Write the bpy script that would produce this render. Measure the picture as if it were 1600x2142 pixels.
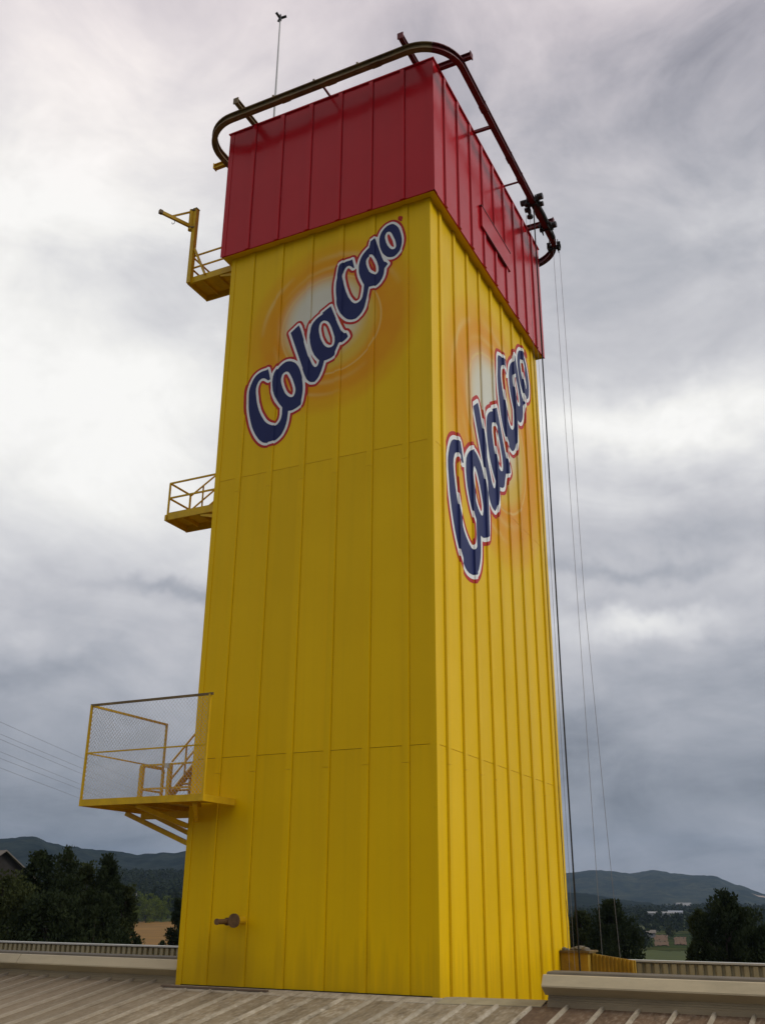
import bpy, bmesh, math, random
import numpy as np
from mathutils import Vector, Matrix, noise
from mathutils.geometry import delaunay_2d_cdt

for o in list(bpy.data.objects):
    bpy.data.objects.remove(o)
scene = bpy.context.scene
COL = scene.collection
R = math.radians

# ------------------------------------------------------------------ camera
CAM = Vector((9.5186, -22.2756, 1.849))
yaw, pitch, roll = -0.45992, 0.38324, 0.00837
F = Vector((math.sin(yaw) * math.cos(pitch), math.cos(yaw) * math.cos(pitch), math.sin(pitch)))
Rt = Vector((math.cos(yaw), -math.sin(yaw), 0))
Up = Rt.cross(F)
R2 = math.cos(roll) * Rt + math.sin(roll) * Up
U2 = -math.sin(roll) * Rt + math.cos(roll) * Up
cd = bpy.data.cameras.new('camera')
cam = bpy.data.objects.new('camera', cd)
COL.objects.link(cam)
cam.matrix_world = Matrix(((R2.x, U2.x, -F.x, CAM.x), (R2.y, U2.y, -F.y, CAM.y), (R2.z, U2.z, -F.z, CAM.z), (0, 0, 0, 1)))
cd.sensor_fit = 'VERTICAL'
cd.sensor_height = 24
cd.lens = 24 * 2046.97 / 2142
cd.clip_start = 0.1
cd.clip_end = 30000
scene.camera = cam

# ------------------------------------------------------------------ light
SUN_DIR = Vector((0.90, 0.12, 0.62)).normalized()      # towards the sun, veiled by cloud
sl = bpy.data.lights.new('sun', 'SUN')
sl.energy = 1.35
sl.angle = R(25)
sl.color = (1.0, 0.985, 0.95)
so = bpy.data.objects.new('sun', sl)
COL.objects.link(so)
so.rotation_euler = (-SUN_DIR).to_track_quat('-Z', 'Y').to_euler()

world = bpy.data.worlds.new('World')
scene.world = world
world.use_nodes = True
wn, wl = world.node_tree.nodes, world.node_tree.links
for n in list(wn):
    wn.remove(n)

def WN(t, **k):
    n = wn.new(t)
    for a, b in k.items():
        setattr(n, a, b)
    return n

def wmath(op, a, b=None, c=None, clamp=False):
    n = WN('ShaderNodeMath', operation=op)
    n.use_clamp = clamp
    for i, v in enumerate((a, b, c)):
        if v is None:
            continue
        if isinstance(v, (int, float)):
            n.inputs[i].default_value = v
        else:
            wl.new(v, n.inputs[i])
    return n.outputs[0]

def wramp(val, stops, interp='EASE'):
    n = WN('ShaderNodeValToRGB')
    n.color_ramp.interpolation = interp
    e = n.color_ramp.elements
    while len(e) < len(stops):
        e.new(0.5)
    for el, (p, c) in zip(e, stops):
        el.position = p
        el.color = (*c, 1) if len(c) == 3 else c
    wl.new(val, n.inputs[0])
    return n.outputs[0]

sky = WN('ShaderNodeTexSky', sky_type='NISHITA')
sky.sun_disc = False
sky.sun_elevation = math.asin(SUN_DIR.z)
sky.sun_rotation = math.atan2(SUN_DIR.x, SUN_DIR.y)
sky.dust_density = 2.0
bg_sky = WN('ShaderNodeBackground')
bg_sky.inputs[1].default_value = 0.10
wl.new(sky.outputs[0], bg_sky.inputs[0])
tc = WN('ShaderNodeTexCoord')
sep = WN('ShaderNodeSeparateXYZ')
wl.new(tc.outputs['Generated'], sep.inputs[0])
X, Y, Z = sep.outputs
zc = wmath('MAXIMUM', Z, 0.0)
den = wmath('ADD', zc, 0.26)
comb = WN('ShaderNodeCombineXYZ')
wl.new(wmath('DIVIDE', X, den), comb.inputs[0])
wl.new(wmath('DIVIDE', Y, den), comb.inputs[1])
wl.new(wmath('MULTIPLY', zc, 1.2), comb.inputs[2])

def cloud(scale, detail, rough, dist, off):
    mp = WN('ShaderNodeMapping')
    mp.inputs['Location'].default_value = off
    wl.new(comb.outputs[0], mp.inputs[0])
    n = WN('ShaderNodeTexNoise')
    n.inputs['Scale'].default_value = scale
    n.inputs['Detail'].default_value = detail
    n.inputs['Roughness'].default_value = rough
    n.inputs['Distortion'].default_value = dist
    wl.new(mp.outputs[0], n.inputs['Vector'])
    return n.outputs['Fac']

def bank(az, el, wa, we):
    """a broad cloud bank in the sky round one direction: soft, wider than tall"""
    d = Vector((math.sin(R(az)) * math.cos(R(el)), math.cos(R(az)) * math.cos(R(el)), math.sin(R(el))))
    s = Vector((math.cos(R(az)), -math.sin(R(az)), 0))
    u = s.cross(d)
    def dotv(v):
        n = WN('ShaderNodeVectorMath', operation='DOT_PRODUCT')
        wl.new(warp, n.inputs[0])
        n.inputs[1].default_value = v
        return n.outputs['Value']
    a = wmath('DIVIDE', dotv(s), wa)
    b = wmath('DIVIDE', dotv(u), we)
    front = wmath('GREATER_THAN', dotv(d), 0.2)
    r2 = wmath('ADD', wmath('MULTIPLY', a, a), wmath('MULTIPLY', b, b))
    return wmath('MULTIPLY', wmath('EXPONENT', wmath('MULTIPLY', r2, -1.0)), front)

# directions wobbled by noise, so that banks get ragged edges
wob = WN('ShaderNodeTexNoise')
wob.inputs['Scale'].default_value = 5.0
wob.inputs['Detail'].default_value = 5.0
wob.inputs['Roughness'].default_value = 0.6
wl.new(tc.outputs['Generated'], wob.inputs['Vector'])
vm = WN('ShaderNodeVectorMath', operation='MULTIPLY_ADD')
wl.new(wob.outputs['Color'], vm.inputs[0])
vm.inputs[1].default_value = (0.16, 0.16, 0.16)
wl.new(tc.outputs['Generated'], vm.inputs[2])
vm2 = WN('ShaderNodeVectorMath', operation='SUBTRACT')
wl.new(vm.outputs[0], vm2.inputs[0])
vm2.inputs[1].default_value = (0.08, 0.08, 0.08)
warp = vm2.outputs[0]

n1 = cloud(1.0, 7.0, 0.55, 0.6, (3.1, 1.7, 0.4))
n2 = cloud(2.3, 8.0, 0.6, 0.4, (7.3, -2.2, 5.0))
tone = wmath('ADD', wmath('MULTIPLY', wmath('SUBTRACT', n1, 0.5), 1.05), wmath('MULTIPLY', wmath('SUBTRACT', n2, 0.5), 0.80))
n3 = WN('ShaderNodeTexNoise')
n3.inputs['Scale'].default_value = 5.5
n3.inputs['Detail'].default_value = 8.0
n3.inputs['Roughness'].default_value = 0.58
n3.inputs['Distortion'].default_value = 0.5
n3m = WN('ShaderNodeMapping')
n3m.inputs['Scale'].default_value = (1, 1, 1.7)
n3m.inputs['Location'].default_value = (2.2, 0.4, 1.1)
wl.new(tc.outputs['Generated'], n3m.inputs[0])
wl.new(n3m.outputs[0], n3.inputs['Vector'])
tone = wmath('ADD', tone, wmath('MULTIPLY', wmath('SUBTRACT', n3.outputs['Fac'], 0.5), 1.15))
# base brightness of the overcast by elevation
base = wramp(zc, [(0.0, (0.22,) * 3), (0.09, (0.27,) * 3), (0.22, (0.45,) * 3), (0.37, (0.66,) * 3), (0.55, (0.68,) * 3), (0.78, (0.60,) * 3), (1.0, (0.56,) * 3)], 'LINEAR')
acc = wmath('ADD', base, wmath('MULTIPLY', tone, wmath('ADD', wmath('MULTIPLY', zc, 0.45), 0.30)))
BANKS = [  # azimuth, elevation, half width, half height, gain
    (-47, 26, 0.26, 0.17, 0.25), (-50, 42, 0.22, 0.14, 0.28), (-9, 26.5, 0.15, 0.026, 0.26),
    (-46, 12, 0.11, 0.018, -0.11), (-37, 17, 0.09, 0.011, -0.20), (-8, 21, 0.22, 0.035, -0.20), (-12, 18.2, 0.14, 0.012, -0.16), (-40, 33, 0.10, 0.03, -0.10), (-47, 35, 0.08, 0.02, -0.12),
    (-13, 16.3, 0.16, 0.012, -0.10), (-10, 15.2, 0.07, 0.016, 0.26), (-2, 41, 0.26, 0.13, -0.22),
    (-14, 33, 0.16, 0.06, -0.05), (-26, 48, 0.24, 0.07, 0.04)]
for az, el, wa, we, g in BANKS:
    acc = wmath('ADD', acc, wmath('MULTIPLY', bank(az, el, wa, we), g))
acc = wmath('MINIMUM', wmath('MAXIMUM', acc, 0.10), 0.98)
tint = wramp(acc, [(0.0, (0.83, 0.94, 1.12)), (0.30, (0.92, 0.97, 1.10)), (0.55, (0.985, 0.985, 1.04)), (0.9, (1.01, 1.0, 0.97))], 'LINEAR')
pink = wramp(zc, [(0.0, (1, 1, 1)), (0.5, (1, 1, 1)), (0.60, (1.0, 0.995, 0.995)), (0.76, (1.07, 0.975, 0.98)), (1.0, (1.04, 0.985, 0.985))], 'LINEAR')
mx = WN('ShaderNodeVectorMath', operation='MULTIPLY')
wl.new(tint, mx.inputs[0])
wl.new(pink, mx.inputs[1])
sc_ = WN('ShaderNodeVectorMath', operation='SCALE')
wl.new(mx.outputs[0], sc_.inputs[0])
wl.new(acc, sc_.inputs['Scale'])
bg_c = WN('ShaderNodeBackground')
bg_c.inputs[1].default_value = 1.0
wl.new(sc_.outputs[0], bg_c.inputs[0])
mixw = WN('ShaderNodeMixShader')
mixw.inputs[0].default_value = 0.95
wl.new(bg_sky.outputs[0], mixw.inputs[1])
wl.new(bg_c.outputs[0], mixw.inputs[2])
wo = WN('ShaderNodeOutputWorld')
wl.new(mixw.outputs[0], wo.inputs[0])

vs = scene.view_settings
vs.view_transform = 'Standard'
vs.look = 'None'
vs.exposure = 0.05
vs.gamma = 1.0
vs.use_curve_mapping = False
scene.render.engine = 'CYCLES'
scene.cycles.volume_bounces = 1
scene.cycles.max_bounces = 6
scene.render.resolution_x, scene.render.resolution_y = 764, 1024

# ------------------------------------------------------------------ helpers
class MB:
    def __init__(s):
        s.v, s.f = [], []
    def add(s, vs_, fs_):
        o = len(s.v)
        s.v += [tuple(p) for p in vs_]
        s.f += [tuple(i + o for i in f) for f in fs_]
        return s
    def box(s, a, b):
        (x0, y0, z0), (x1, y1, z1) = a, b
        return s.add([(x0, y0, z0), (x1, y0, z0), (x1, y1, z0), (x0, y1, z0), (x0, y0, z1), (x1, y0, z1), (x1, y1, z1), (x0, y1, z1)],
                     [(0, 3, 2, 1), (4, 5, 6, 7), (0, 1, 5, 4), (1, 2, 6, 5), (2, 3, 7, 6), (3, 0, 4, 7)])
    def sweep(s, path, sec, up=Vector((0, 0, 1)), closed=False):
        """sec: list of (side, up) points of a closed section swept along path"""
        path = [Vector(p) for p in path]
        n, m = len(path), len(sec)
        vs_ = []
        for i, p in enumerate(path):
            if closed:
                t = path[(i + 1) % n] - path[i - 1]
            else:
                t = path[min(i + 1, n - 1)] - path[max(i - 1, 0)]
            t.normalize()
            u = up if abs(t.dot(up)) < 0.98 else Vector((1, 0, 0))
            side = t.cross(u).normalized()
            uu = side.cross(t)
            vs_ += [p + side * a + uu * b for a, b in sec]
        fs_ = []
        for i in range(n if closed else n - 1):
            j = (i + 1) % n
            for k in range(m):
                l = (k + 1) % m
                fs_.append((i * m + k, i * m + l, j * m + l, j * m + k))
        if not closed:
            fs_.append(tuple(range(m - 1, -1, -1)))
            fs_.append(tuple((n - 1) * m + k for k in range(m)))
        return s.add(vs_, fs_)
    def bar(s, a, b, w, h, up=Vector((0, 0, 1))):
        return s.sweep([a, b], [(-w / 2, -h / 2), (w / 2, -h / 2), (w / 2, h / 2), (-w / 2, h / 2)], up)
    def tube(s, path, r, n=8):
        return s.sweep(path, [(r * math.cos(2 * math.pi * k / n), r * math.sin(2 * math.pi * k / n)) for k in range(n)])
    def ibeam(s, a, b, w, h, t=0.02):
        return s.sweep([a, b] if not isinstance(a, list) else a, isec(w, h, t))
    def cone(s, path, radii, n=8):
        path = [Vector(p) for p in path]
        vs_, fs_ = [], []
        for i, p in enumerate(path):
            t = (path[min(i + 1, len(path) - 1)] - path[max(i - 1, 0)]).normalized()
            u = Vector((0, 0, 1)) if abs(t.z) < 0.95 else Vector((1, 0, 0))
            sd = t.cross(u).normalized()
            uu = sd.cross(t)
            vs_ += [p + (sd * math.cos(2 * math.pi * k / n) + uu * math.sin(2 * math.pi * k / n)) * radii[i] for k in range(n)]
        for i in range(len(path) - 1):
            for k in range(n):
                l = (k + 1) % n
                fs_.append((i * n + k, i * n + l, (i + 1) * n + l, (i + 1) * n + k))
        fs_.append(tuple(range(n - 1, -1, -1)))
        fs_.append(tuple((len(path) - 1) * n + k for k in range(n)))
        return s.add(vs_, fs_)
    def mesh(s, name, mat, smooth=False):
        me = bpy.data.meshes.new(name)
        me.from_pydata(s.v, [], s.f)
        bm = bmesh.new()
        bm.from_mesh(me)
        bmesh.ops.recalc_face_normals(bm, faces=bm.faces)
        bm.to_mesh(me)
        bm.free()
        if mat:
            me.materials.append(mat)
        if smooth:
            for p in me.polygons:
                p.use_smooth = True
        return me
    def build(s, name, mat, parent=None, smooth=False, bevel=0):
        return link(name, s.mesh(name, mat, smooth), parent, bevel)

def isec(w, h, t=0.02):
    return [(-w / 2, -h / 2), (w / 2, -h / 2), (w / 2, -h / 2 + t), (t / 2, -h / 2 + t), (t / 2, h / 2 - t), (w / 2, h / 2 - t),
            (w / 2, h / 2), (-w / 2, h / 2), (-w / 2, h / 2 - t), (-t / 2, h / 2 - t), (-t / 2, -h / 2 + t), (-w / 2, -h / 2 + t)]

def link(name, me, parent=None, bevel=0):
    o = bpy.data.objects.new(name, me)
    COL.objects.link(o)
    if parent is not None:
        o.parent = parent
        p = parent
        off = Vector((0, 0, 0))
        while p is not None:
            off += Vector(p.location)
            p = p.parent
        o.location = -off if not me.get('local') else Vector((0, 0, 0))
    if bevel:
        m = o.modifiers.new('bevel', 'BEVEL')
        m.width = bevel
        m.segments = 1
    return o

def tag(o, label=None, cat=None, group=None, kind=None):
    if label: o['label'] = label
    if cat: o['category'] = cat
    if group: o['group'] = group
    if kind: o['kind'] = kind
    return o

def thing(name, label, cat, loc=(0, 0, 0), group=None):
    o = bpy.data.objects.new(name, None)
    COL.objects.link(o)
    o.location = loc
    o.empty_display_size = 0.3
    return tag(o, label, cat, group)

# ------------------------------------------------------------------ materials
class Mat:
    def __init__(s, name, rough=0.6, spec=0.5, metal=0.0):
        s.m = bpy.data.materials.new(name)
        s.m.use_nodes = True
        s.n, s.l = s.m.node_tree.nodes, s.m.node_tree.links
        s.b = s.n['Principled BSDF']
        s.b.inputs['Roughness'].default_value = rough
        s.b.inputs['Specular IOR Level'].default_value = spec
        s.b.inputs['Metallic'].default_value = metal
        s.geo = s.n.new('ShaderNodeNewGeometry')
        s.pos = s.geo.outputs['Position']
    def node(s, t, **k):
        n = s.n.new(t)
        for a, b in k.items():
            setattr(n, a, b)
        return n
    def put(s, v, inp):
        if isinstance(v, (int, float)):
            inp.default_value = v
        elif isinstance(v, tuple):
            inp.default_value = (*v, 1) if len(v) == 3 and inp.type == 'RGBA' else v
        else:
            s.l.new(v, inp)
    def math(s, op, a, b=None, c=None, clamp=False):
        n = s.node('ShaderNodeMath', operation=op)
        n.use_clamp = clamp
        for i, v in enumerate((a, b, c)):
            if v is not None:
                s.put(v, n.inputs[i])
        return n.outputs[0]
    def noise(s, scale, detail=4, rough=0.55, stretch=(1, 1, 1), vec=None, dist=0.0, off=(0, 0, 0)):
        mp = s.node('ShaderNodeMapping')
        mp.inputs['Scale'].default_value = stretch
        mp.inputs['Location'].default_value = off
        s.l.new(vec or s.pos, mp.inputs[0])
        n = s.node('ShaderNodeTexNoise')
        n.inputs['Scale'].default_value = scale
        n.inputs['Detail'].default_value = detail
        n.inputs['Roughness'].default_value = rough
        n.inputs['Distortion'].default_value = dist
        s.l.new(mp.outputs[0], n.inputs['Vector'])
        return n.outputs['Fac']
    def ramp(s, v, stops, interp='LINEAR'):
        n = s.node('ShaderNodeValToRGB')
        n.color_ramp.interpolation = interp
        e = n.color_ramp.elements
        while len(e) < len(stops):
            e.new(0.5)
        for el, (p, c) in zip(e, stops):
            el.position = p
            el.color = (*c, 1) if isinstance(c, tuple) else (c, c, c, 1)
        s.l.new(v, n.inputs[0])
        return n.outputs[0]
    def mix(s, f, a, b, mode='MIX'):
        n = s.node('ShaderNodeMix', data_type='RGBA', blend_type=mode)
        s.put(f, n.inputs[0])
        s.put(a, n.inputs[6])
        s.put(b, n.inputs[7])
        return n.outputs[2]
    def color(s, v):
        s.put(v, s.b.inputs['Base Color'])
        return s
    def rough(s, v):
        s.put(v, s.b.inputs['Roughness'])
        return s
    def bump(s, h, strength=0.3, dist=0.02):
        n = s.node('ShaderNodeBump')
        n.inputs['Strength'].default_value = strength
        n.inputs['Distance'].default_value = dist
        s.l.new(h, n.inputs['Height'])
        s.l.new(n.outputs[0], s.b.inputs['Normal'])
        return s
    def sep(s, v=None):
        n = s.node('ShaderNodeSeparateXYZ')
        s.l.new(v or s.pos, n.inputs[0])
        return n.outputs
    def objrand(s):
        return s.node('ShaderNodeObjectInfo').outputs['Random']

YELLOW = (0.84, 0.53, 0.001)

Z1_, Z2_, H_ = 13.81, 5.54, 22.0

def yellow_paint(name, halo=None, rough=0.36, stain=False):
    m = Mat(name, rough, 0.11)
    c = YELLOW
    x, y, z = m.sep()
    big = m.noise(0.35, 4, 0.6)
    fine = m.noise(9, 5, 0.65)
    streak = m.noise(1.0, 5, 0.65, (3.0, 3.0, 0.10))
    col = m.mix(m.ramp(big, [(0.3, 0.0), (0.75, 1.0)]), c, (0.78, 0.485, 0.0015))
    col = m.mix(m.math('MULTIPLY', m.ramp(streak, [(0.50, 0.0), (0.80, 1.0)]), 0.14), col, (0.42, 0.25, 0.006))
    # splash dirt low on the wall, in ragged streaks
    low = m.ramp(m.math('ADD', z, m.math('MULTIPLY', m.math('SUBTRACT', streak, 0.5), 5.0)), [(0.0, 1.0), (1.0, 0.0)])
    col = m.mix(m.math('MULTIPLY', low, 0.35), col, (0.36, 0.21, 0.008))
    col = m.mix(m.math('MULTIPLY', m.ramp(fine, [(0.60, 0.0), (0.75, 1.0)]), 0.12), col, (0.40, 0.26, 0.02))
    # run-off grime under the two horizontal joints and under the soffit
    for zs, k in ((Z1_, 0.10), (Z2_, 0.13), (H_, 0.15)):
        dd = m.math('SUBTRACT', zs, z)
        g = m.math('MULTIPLY', m.math('GREATER_THAN', dd, 0.0), m.math('EXPONENT', m.math('MULTIPLY', dd, -1.1)))
        g = m.math('MULTIPLY', g, m.ramp(m.noise(2.2, 4, 0.6, (3.0, 3.0, 0.06), off=(zs, 2, 0)), [(0.38, 0.1), (0.70, 1.0)]))
        col = m.mix(m.math('MULTIPLY', g, k), col, (0.33, 0.19, 0.006))
    if stain:
        sx_ = m.math('DIVIDE', m.math('ADD', x, 5.75), 0.85)
        sz_ = m.math('DIVIDE', m.math('SUBTRACT', z, 0.45), 0.75)
        g = m.math('EXPONENT', m.math('MULTIPLY', m.math('ADD', m.math('MULTIPLY', sx_, sx_), m.math('MULTIPLY', sz_, sz_)), -1.0))
        g = m.math('MULTIPLY', g, m.ramp(streak, [(0.25, 0.3), (0.65, 1.0)]))
        col = m.mix(m.math('MULTIPLY', g, 0.55), col, (0.20, 0.10, 0.008))
    rv = m.math('ADD', m.math('MULTIPLY', m.objrand(), 0.07), 0.965)
    mul = m.node('ShaderNodeVectorMath', operation='SCALE')
    m.l.new(col, mul.inputs[0])
    m.l.new(rv, mul.inputs['Scale'])
    col = mul.outputs[0]
    if halo:
        ax, cu, cz, sx, sz = halo
        u = {'x': x, 'y': y}[ax]
        du = m.math('DIVIDE', m.math('SUBTRACT', u, cu), sx)
        dz = m.math('DIVIDE', m.math('SUBTRACT', z, cz), sz)
        r = m.math('SQRT', m.math('ADD', m.math('MULTIPLY', du, du), m.math('MULTIPLY', dz, dz)))
        ang = m.math('ARCTAN2', dz, du)
        ang_n = m.math('ADD', m.math('DIVIDE', ang, 2 * math.pi), 0.5)
        orange = (0.76, 0.30, 0.004)
        # orange glow printed round a pale centre
        fo = m.ramp(m.math('DIVIDE', r, 3.2), [(0.0, 1.0), (0.55, 1.0), (0.72, 0.92), (0.85, 0.50), (1.0, 0.0)], 'EASE')
        sw = m.noise(1.2, 3, 0.5)
        fo = m.math('MULTIPLY', fo, m.ramp(sw, [(0.25, 0.75), (0.7, 1.0)]))
        col = m.mix(fo, col, orange)
        fy = m.ramp(m.math('DIVIDE', r, 3.2), [(0.0, 1.0), (0.44, 0.85), (0.56, 0.0)], 'EASE')
        col = m.mix(fy, col, (0.72, 0.50, 0.06))
        fw = m.ramp(m.math('DIVIDE', m.math('SQRT', m.math('ADD', m.math('POWER', m.math('ADD', du, 0.25), 2.0), m.math('POWER', m.math('SUBTRACT', dz, 0.3), 2.0))), 1.75), [(0.0, 1.0), (0.50, 0.9), (1.0, 0.0)], 'EASE')
        col = m.mix(fw, col, (0.70, 0.70, 0.60))
        # thin pale swirl arcs
        for rad, w, a0, a1, st in ((1.73, 0.028, 0.0, 1.0, 0.55), (2.02, 0.08, 0.02, 0.36, 0.40), (2.08, 0.07, 0.60, 0.90, 0.35), (2.42, 0.06, 0.05, 0.28, 0.45), (2.50, 0.10, 0.55, 0.80, 0.45), (2.46, 0.07, 0.84, 0.99, 0.50)):
            rr = m.math('ADD', r, m.math('MULTIPLY', m.math('SINE', m.math('MULTIPLY', ang, 2.0)), 0.05))
            q = m.math('DIVIDE', m.math('SUBTRACT', rr, rad), w)
            g = m.math('EXPONENT', m.math('MULTIPLY', m.math('MULTIPLY', q, q), -1.0))
            if a1 - a0 < 0.99:
                c0, hw = (a0 + a1) / 2, (a1 - a0) / 2
                k = m.math('SUBTRACT', 1.0, m.math('DIVIDE', m.math('ABSOLUTE', m.math('SUBTRACT', ang_n, c0)), hw), None, True)
                g = m.math('MULTIPLY', g, m.math('POWER', k, 0.6))
            col = m.mix(m.math('MULTIPLY', g, st), col, (0.80, 0.62, 0.22))
    m.color(col)
    m.rough(m.ramp(big, [(0.3, rough - 0.05), (0.7, rough + 0.10)]))
    m.bump(m.noise(0.8, 2, 0.5, (1.0, 1.0, 0.45)), 0.25, 0.05)
    return m.m

def plain(name, c, rough=0.5, var=0.25, scale=6, dirt=None, metal=0.0, stretch=(1, 1, 1), spec=0.3):
    m = Mat(name, rough, spec, metal)
    n = m.noise(scale, 5, 0.6, stretch)
    d = tuple(x * (1 - var) for x in c)
    col = m.mix(m.ramp(n, [(0.3, 0.0), (0.7, 1.0)]), c, d)
    if dirt:
        n2 = m.noise(scale * 0.4, 6, 0.7, stretch, off=(3, 5, 1))
        col = m.mix(m.ramp(n2, [(0.45, 0.0), (0.72, 0.75)]), col, dirt)
    m.color(col)
    m.bump(m.noise(scale * 4, 4, 0.6), 0.15, 0.01)
    return m.m

SC = 1.55
RM = ((1.62362, 0.09912), (-0.08501, 1.530), (12.516, -11.419))   # left lettering -> right wall
hcx, hcz = -3.35, 18.40
hry = RM[0][0] * hcx + RM[1][0] * hcz + RM[2][0]
hrz = RM[0][1] * hcx + RM[1][1] * hcz + RM[2][1]
M_YL = yellow_paint('yellow cladding with printed glow, wide wall', ('x', hcx, hcz, 1.0, 1.0), stain=True)
M_YR = yellow_paint('yellow cladding with printed glow, narrow wall', ('y', hry, hrz, 1.62, 1.51))
M_Y = yellow_paint('yellow painted steel')

def red_paint():
    m = Mat('crimson cladding', 0.2, 0.18)
    big = m.noise(0.4, 4, 0.6)
    streak = m.noise(1.1, 5, 0.65, (3, 3, 0.12))
    col = m.mix(m.ramp(big, [(0.3, 0.0), (0.7, 1.0)]), (0.50, 0.012, 0.020), (0.45, 0.010, 0.017))
    col = m.mix(m.math('MULTIPLY', m.ramp(streak, [(0.5, 0.0), (0.8, 1.0)]), 0.12), col, (0.22, 0.012, 0.02))
    m.color(col)
    m.rough(m.ramp(m.noise(2.0, 4), [(0.3, 0.16), (0.7, 0.27)]))
    m.bump(m.noise(1.0, 2, 0.5, (1, 1, 0.45)), 0.20, 0.05)
    return m.m
M_RED = red_paint()
M_RSTEEL = plain('dark red steel', (0.18, 0.018, 0.020), 0.45, 0.4, 3, (0.05, 0.022, 0.02))
M_OCHRE = plain('weathered ochre steel', (0.24, 0.165, 0.065), 0.55, 0.35, 3, (0.07, 0.048, 0.025))
M_YSTEEL = plain('dull yellow steel', (0.74, 0.46, 0.006), 0.5, 0.2, 4, (0.48, 0.28, 0.012))
M_DARK = plain('greasy dark metal', (0.03, 0.03, 0.028), 0.5, 0.4, 12)
M_GALV = plain('galvanised wire', (0.48, 0.48, 0.46), 0.45, 0.2, 8)
M_BLACK = plain('black cable', (0.012, 0.012, 0.013), 0.6, 0.2)
M_ROPE = plain('grey wire rope', (0.22, 0.22, 0.23), 0.6, 0.2)
M_GAP = plain('dark joint', (0.03, 0.022, 0.006), 0.8, 0.2)
M_BLUE = plain('navy print', (0.017, 0.026, 0.115), 0.45, 0.15, 1.5, spec=0.15)
M_WHITE = plain('white print', (0.86, 0.87, 0.83), 0.45, 0.06, 1.5, spec=0.15)
M_PRED = plain('red print', (0.52, 0.028, 0.024), 0.45, 0.12, 1.5, spec=0.15)
M_RUST = plain('rusty pipe', (0.21, 0.115, 0.045), 0.75, 0.5, 14, (0.05, 0.03, 0.02))
M_JLINE = plain('dark yellow joint line', (0.56, 0.345, 0.003), 0.8, 0.4, 5, spec=0.05)  # darker tones for the thin lines beside the cover strips
M_RJLINE = plain('dark red joint line', (0.17, 0.006, 0.010), 0.8, 0.4, 5, spec=0.05)
M_LAMP = plain('pale lamp housing', (0.55, 0.55, 0.52), 0.5, 0.1)

def inst(name, me, parent, loc):
    o = bpy.data.objects.new(name, me)
    COL.objects.link(o)
    off = Vector((0, 0, 0))
    p = parent
    while p is not None:
        off += Vector(p.location)
        p = p.parent
    o.parent = parent
    o.location = Vector(loc) - off
    return o

# ------------------------------------------------------------------ ground and far country
G = -12.0

def sstep(a, b, x):
    t = max(0.0, min(1.0, (x - a) / (b - a)))
    return t * t * (3 - 2 * t)

def polar(az, d):
    return Vector((CAM.x + d * math.sin(R(az)), CAM.y + d * math.cos(R(az)), 0))

def ground_h(x, y):
    dx, dy = x - CAM.x, y - CAM.y
    r = math.hypot(dx, dy)
    az = math.degrees(math.atan2(dx, dy))
    h = G
    h += 46 * sstep(520, 1500, r) * sstep(-24, -33, az) * sstep(-100, -70, az)      # rising land on the left
    h += 10 * sstep(700, 1600, r) * sstep(-24, -10, az) * sstep(80, 40, az)
    n = noise.noise(Vector((x * 0.004, y * 0.004, 1.3)))
    h += 3.0 * n * sstep(120, 500, r)
    return h

mg = Mat('fields and scrub', 0.9, 0.0)
vor = mg.node('ShaderNodeTexVoronoi')
mp_ = mg.node('ShaderNodeMapping')
mp_.inputs['Scale'].default_value = (0.006, 0.010, 0.0)
mp_.inputs['Rotation'].default_value = (0, 0, 0.5)
mg.l.new(mg.pos, mp_.inputs[0])
mg.l.new(mp_.outputs[0], vor.inputs['Vector'])
vor.inputs['Scale'].default_value = 1.0
vs_ = mg.node('ShaderNodeSeparateColor')
mg.l.new(vor.outputs['Color'], vs_.inputs[0])
fcol = mg.ramp(vs_.outputs[0], [(0.0, (0.028, 0.040, 0.016)), (0.35, (0.045, 0.060, 0.022)), (0.6, (0.075, 0.080, 0.030)), (0.85, (0.10, 0.085, 0.040)), (1.0, (0.12, 0.075, 0.040))], 'CONSTANT')
fcol = mg.mix(mg.ramp(mg.noise(0.03, 6, 0.65), [(0.45, 0.0), (0.6, 1.0)]), fcol, (0.022, 0.032, 0.014))
fcol = mg.mix(mg.ramp(mg.noise(0.4, 5, 0.6), [(0.4, 0.0), (0.8, 0.4)]), fcol, (0.02, 0.03, 0.012))
mg.color(fcol)
gm = MB()
NA = 144
rs = [3, 12, 25, 45, 70, 100, 140, 190, 250, 320, 400, 490, 590, 700, 830, 980, 1150, 1350, 1600, 1900, 2300, 2900, 3800, 5000, 6200]
gv = [(CAM.x, CAM.y, G)]
for r_ in rs:
    for a in range(NA):
        t = 2 * math.pi * a / NA
        x, y = CAM.x + r_ * math.sin(t), CAM.y + r_ * math.cos(t)
        gv.append((x, y, ground_h(x, y)))
gf = [(0, 1 + a, 1 + (a + 1) % NA) for a in range(NA)]
for i in range(len(rs) - 1):
    for a in range(NA):
        b = (a + 1) % NA
        gf.append((1 + i * NA + a, 1 + (i + 1) * NA + a, 1 + (i + 1) * NA + b, 1 + i * NA + b))
gm.add(gv, gf)
tag(gm.build('ground', mg.m, smooth=True), 'flat farmland with dark fields and scrub around the factory', 'ground', kind='structure')

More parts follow.
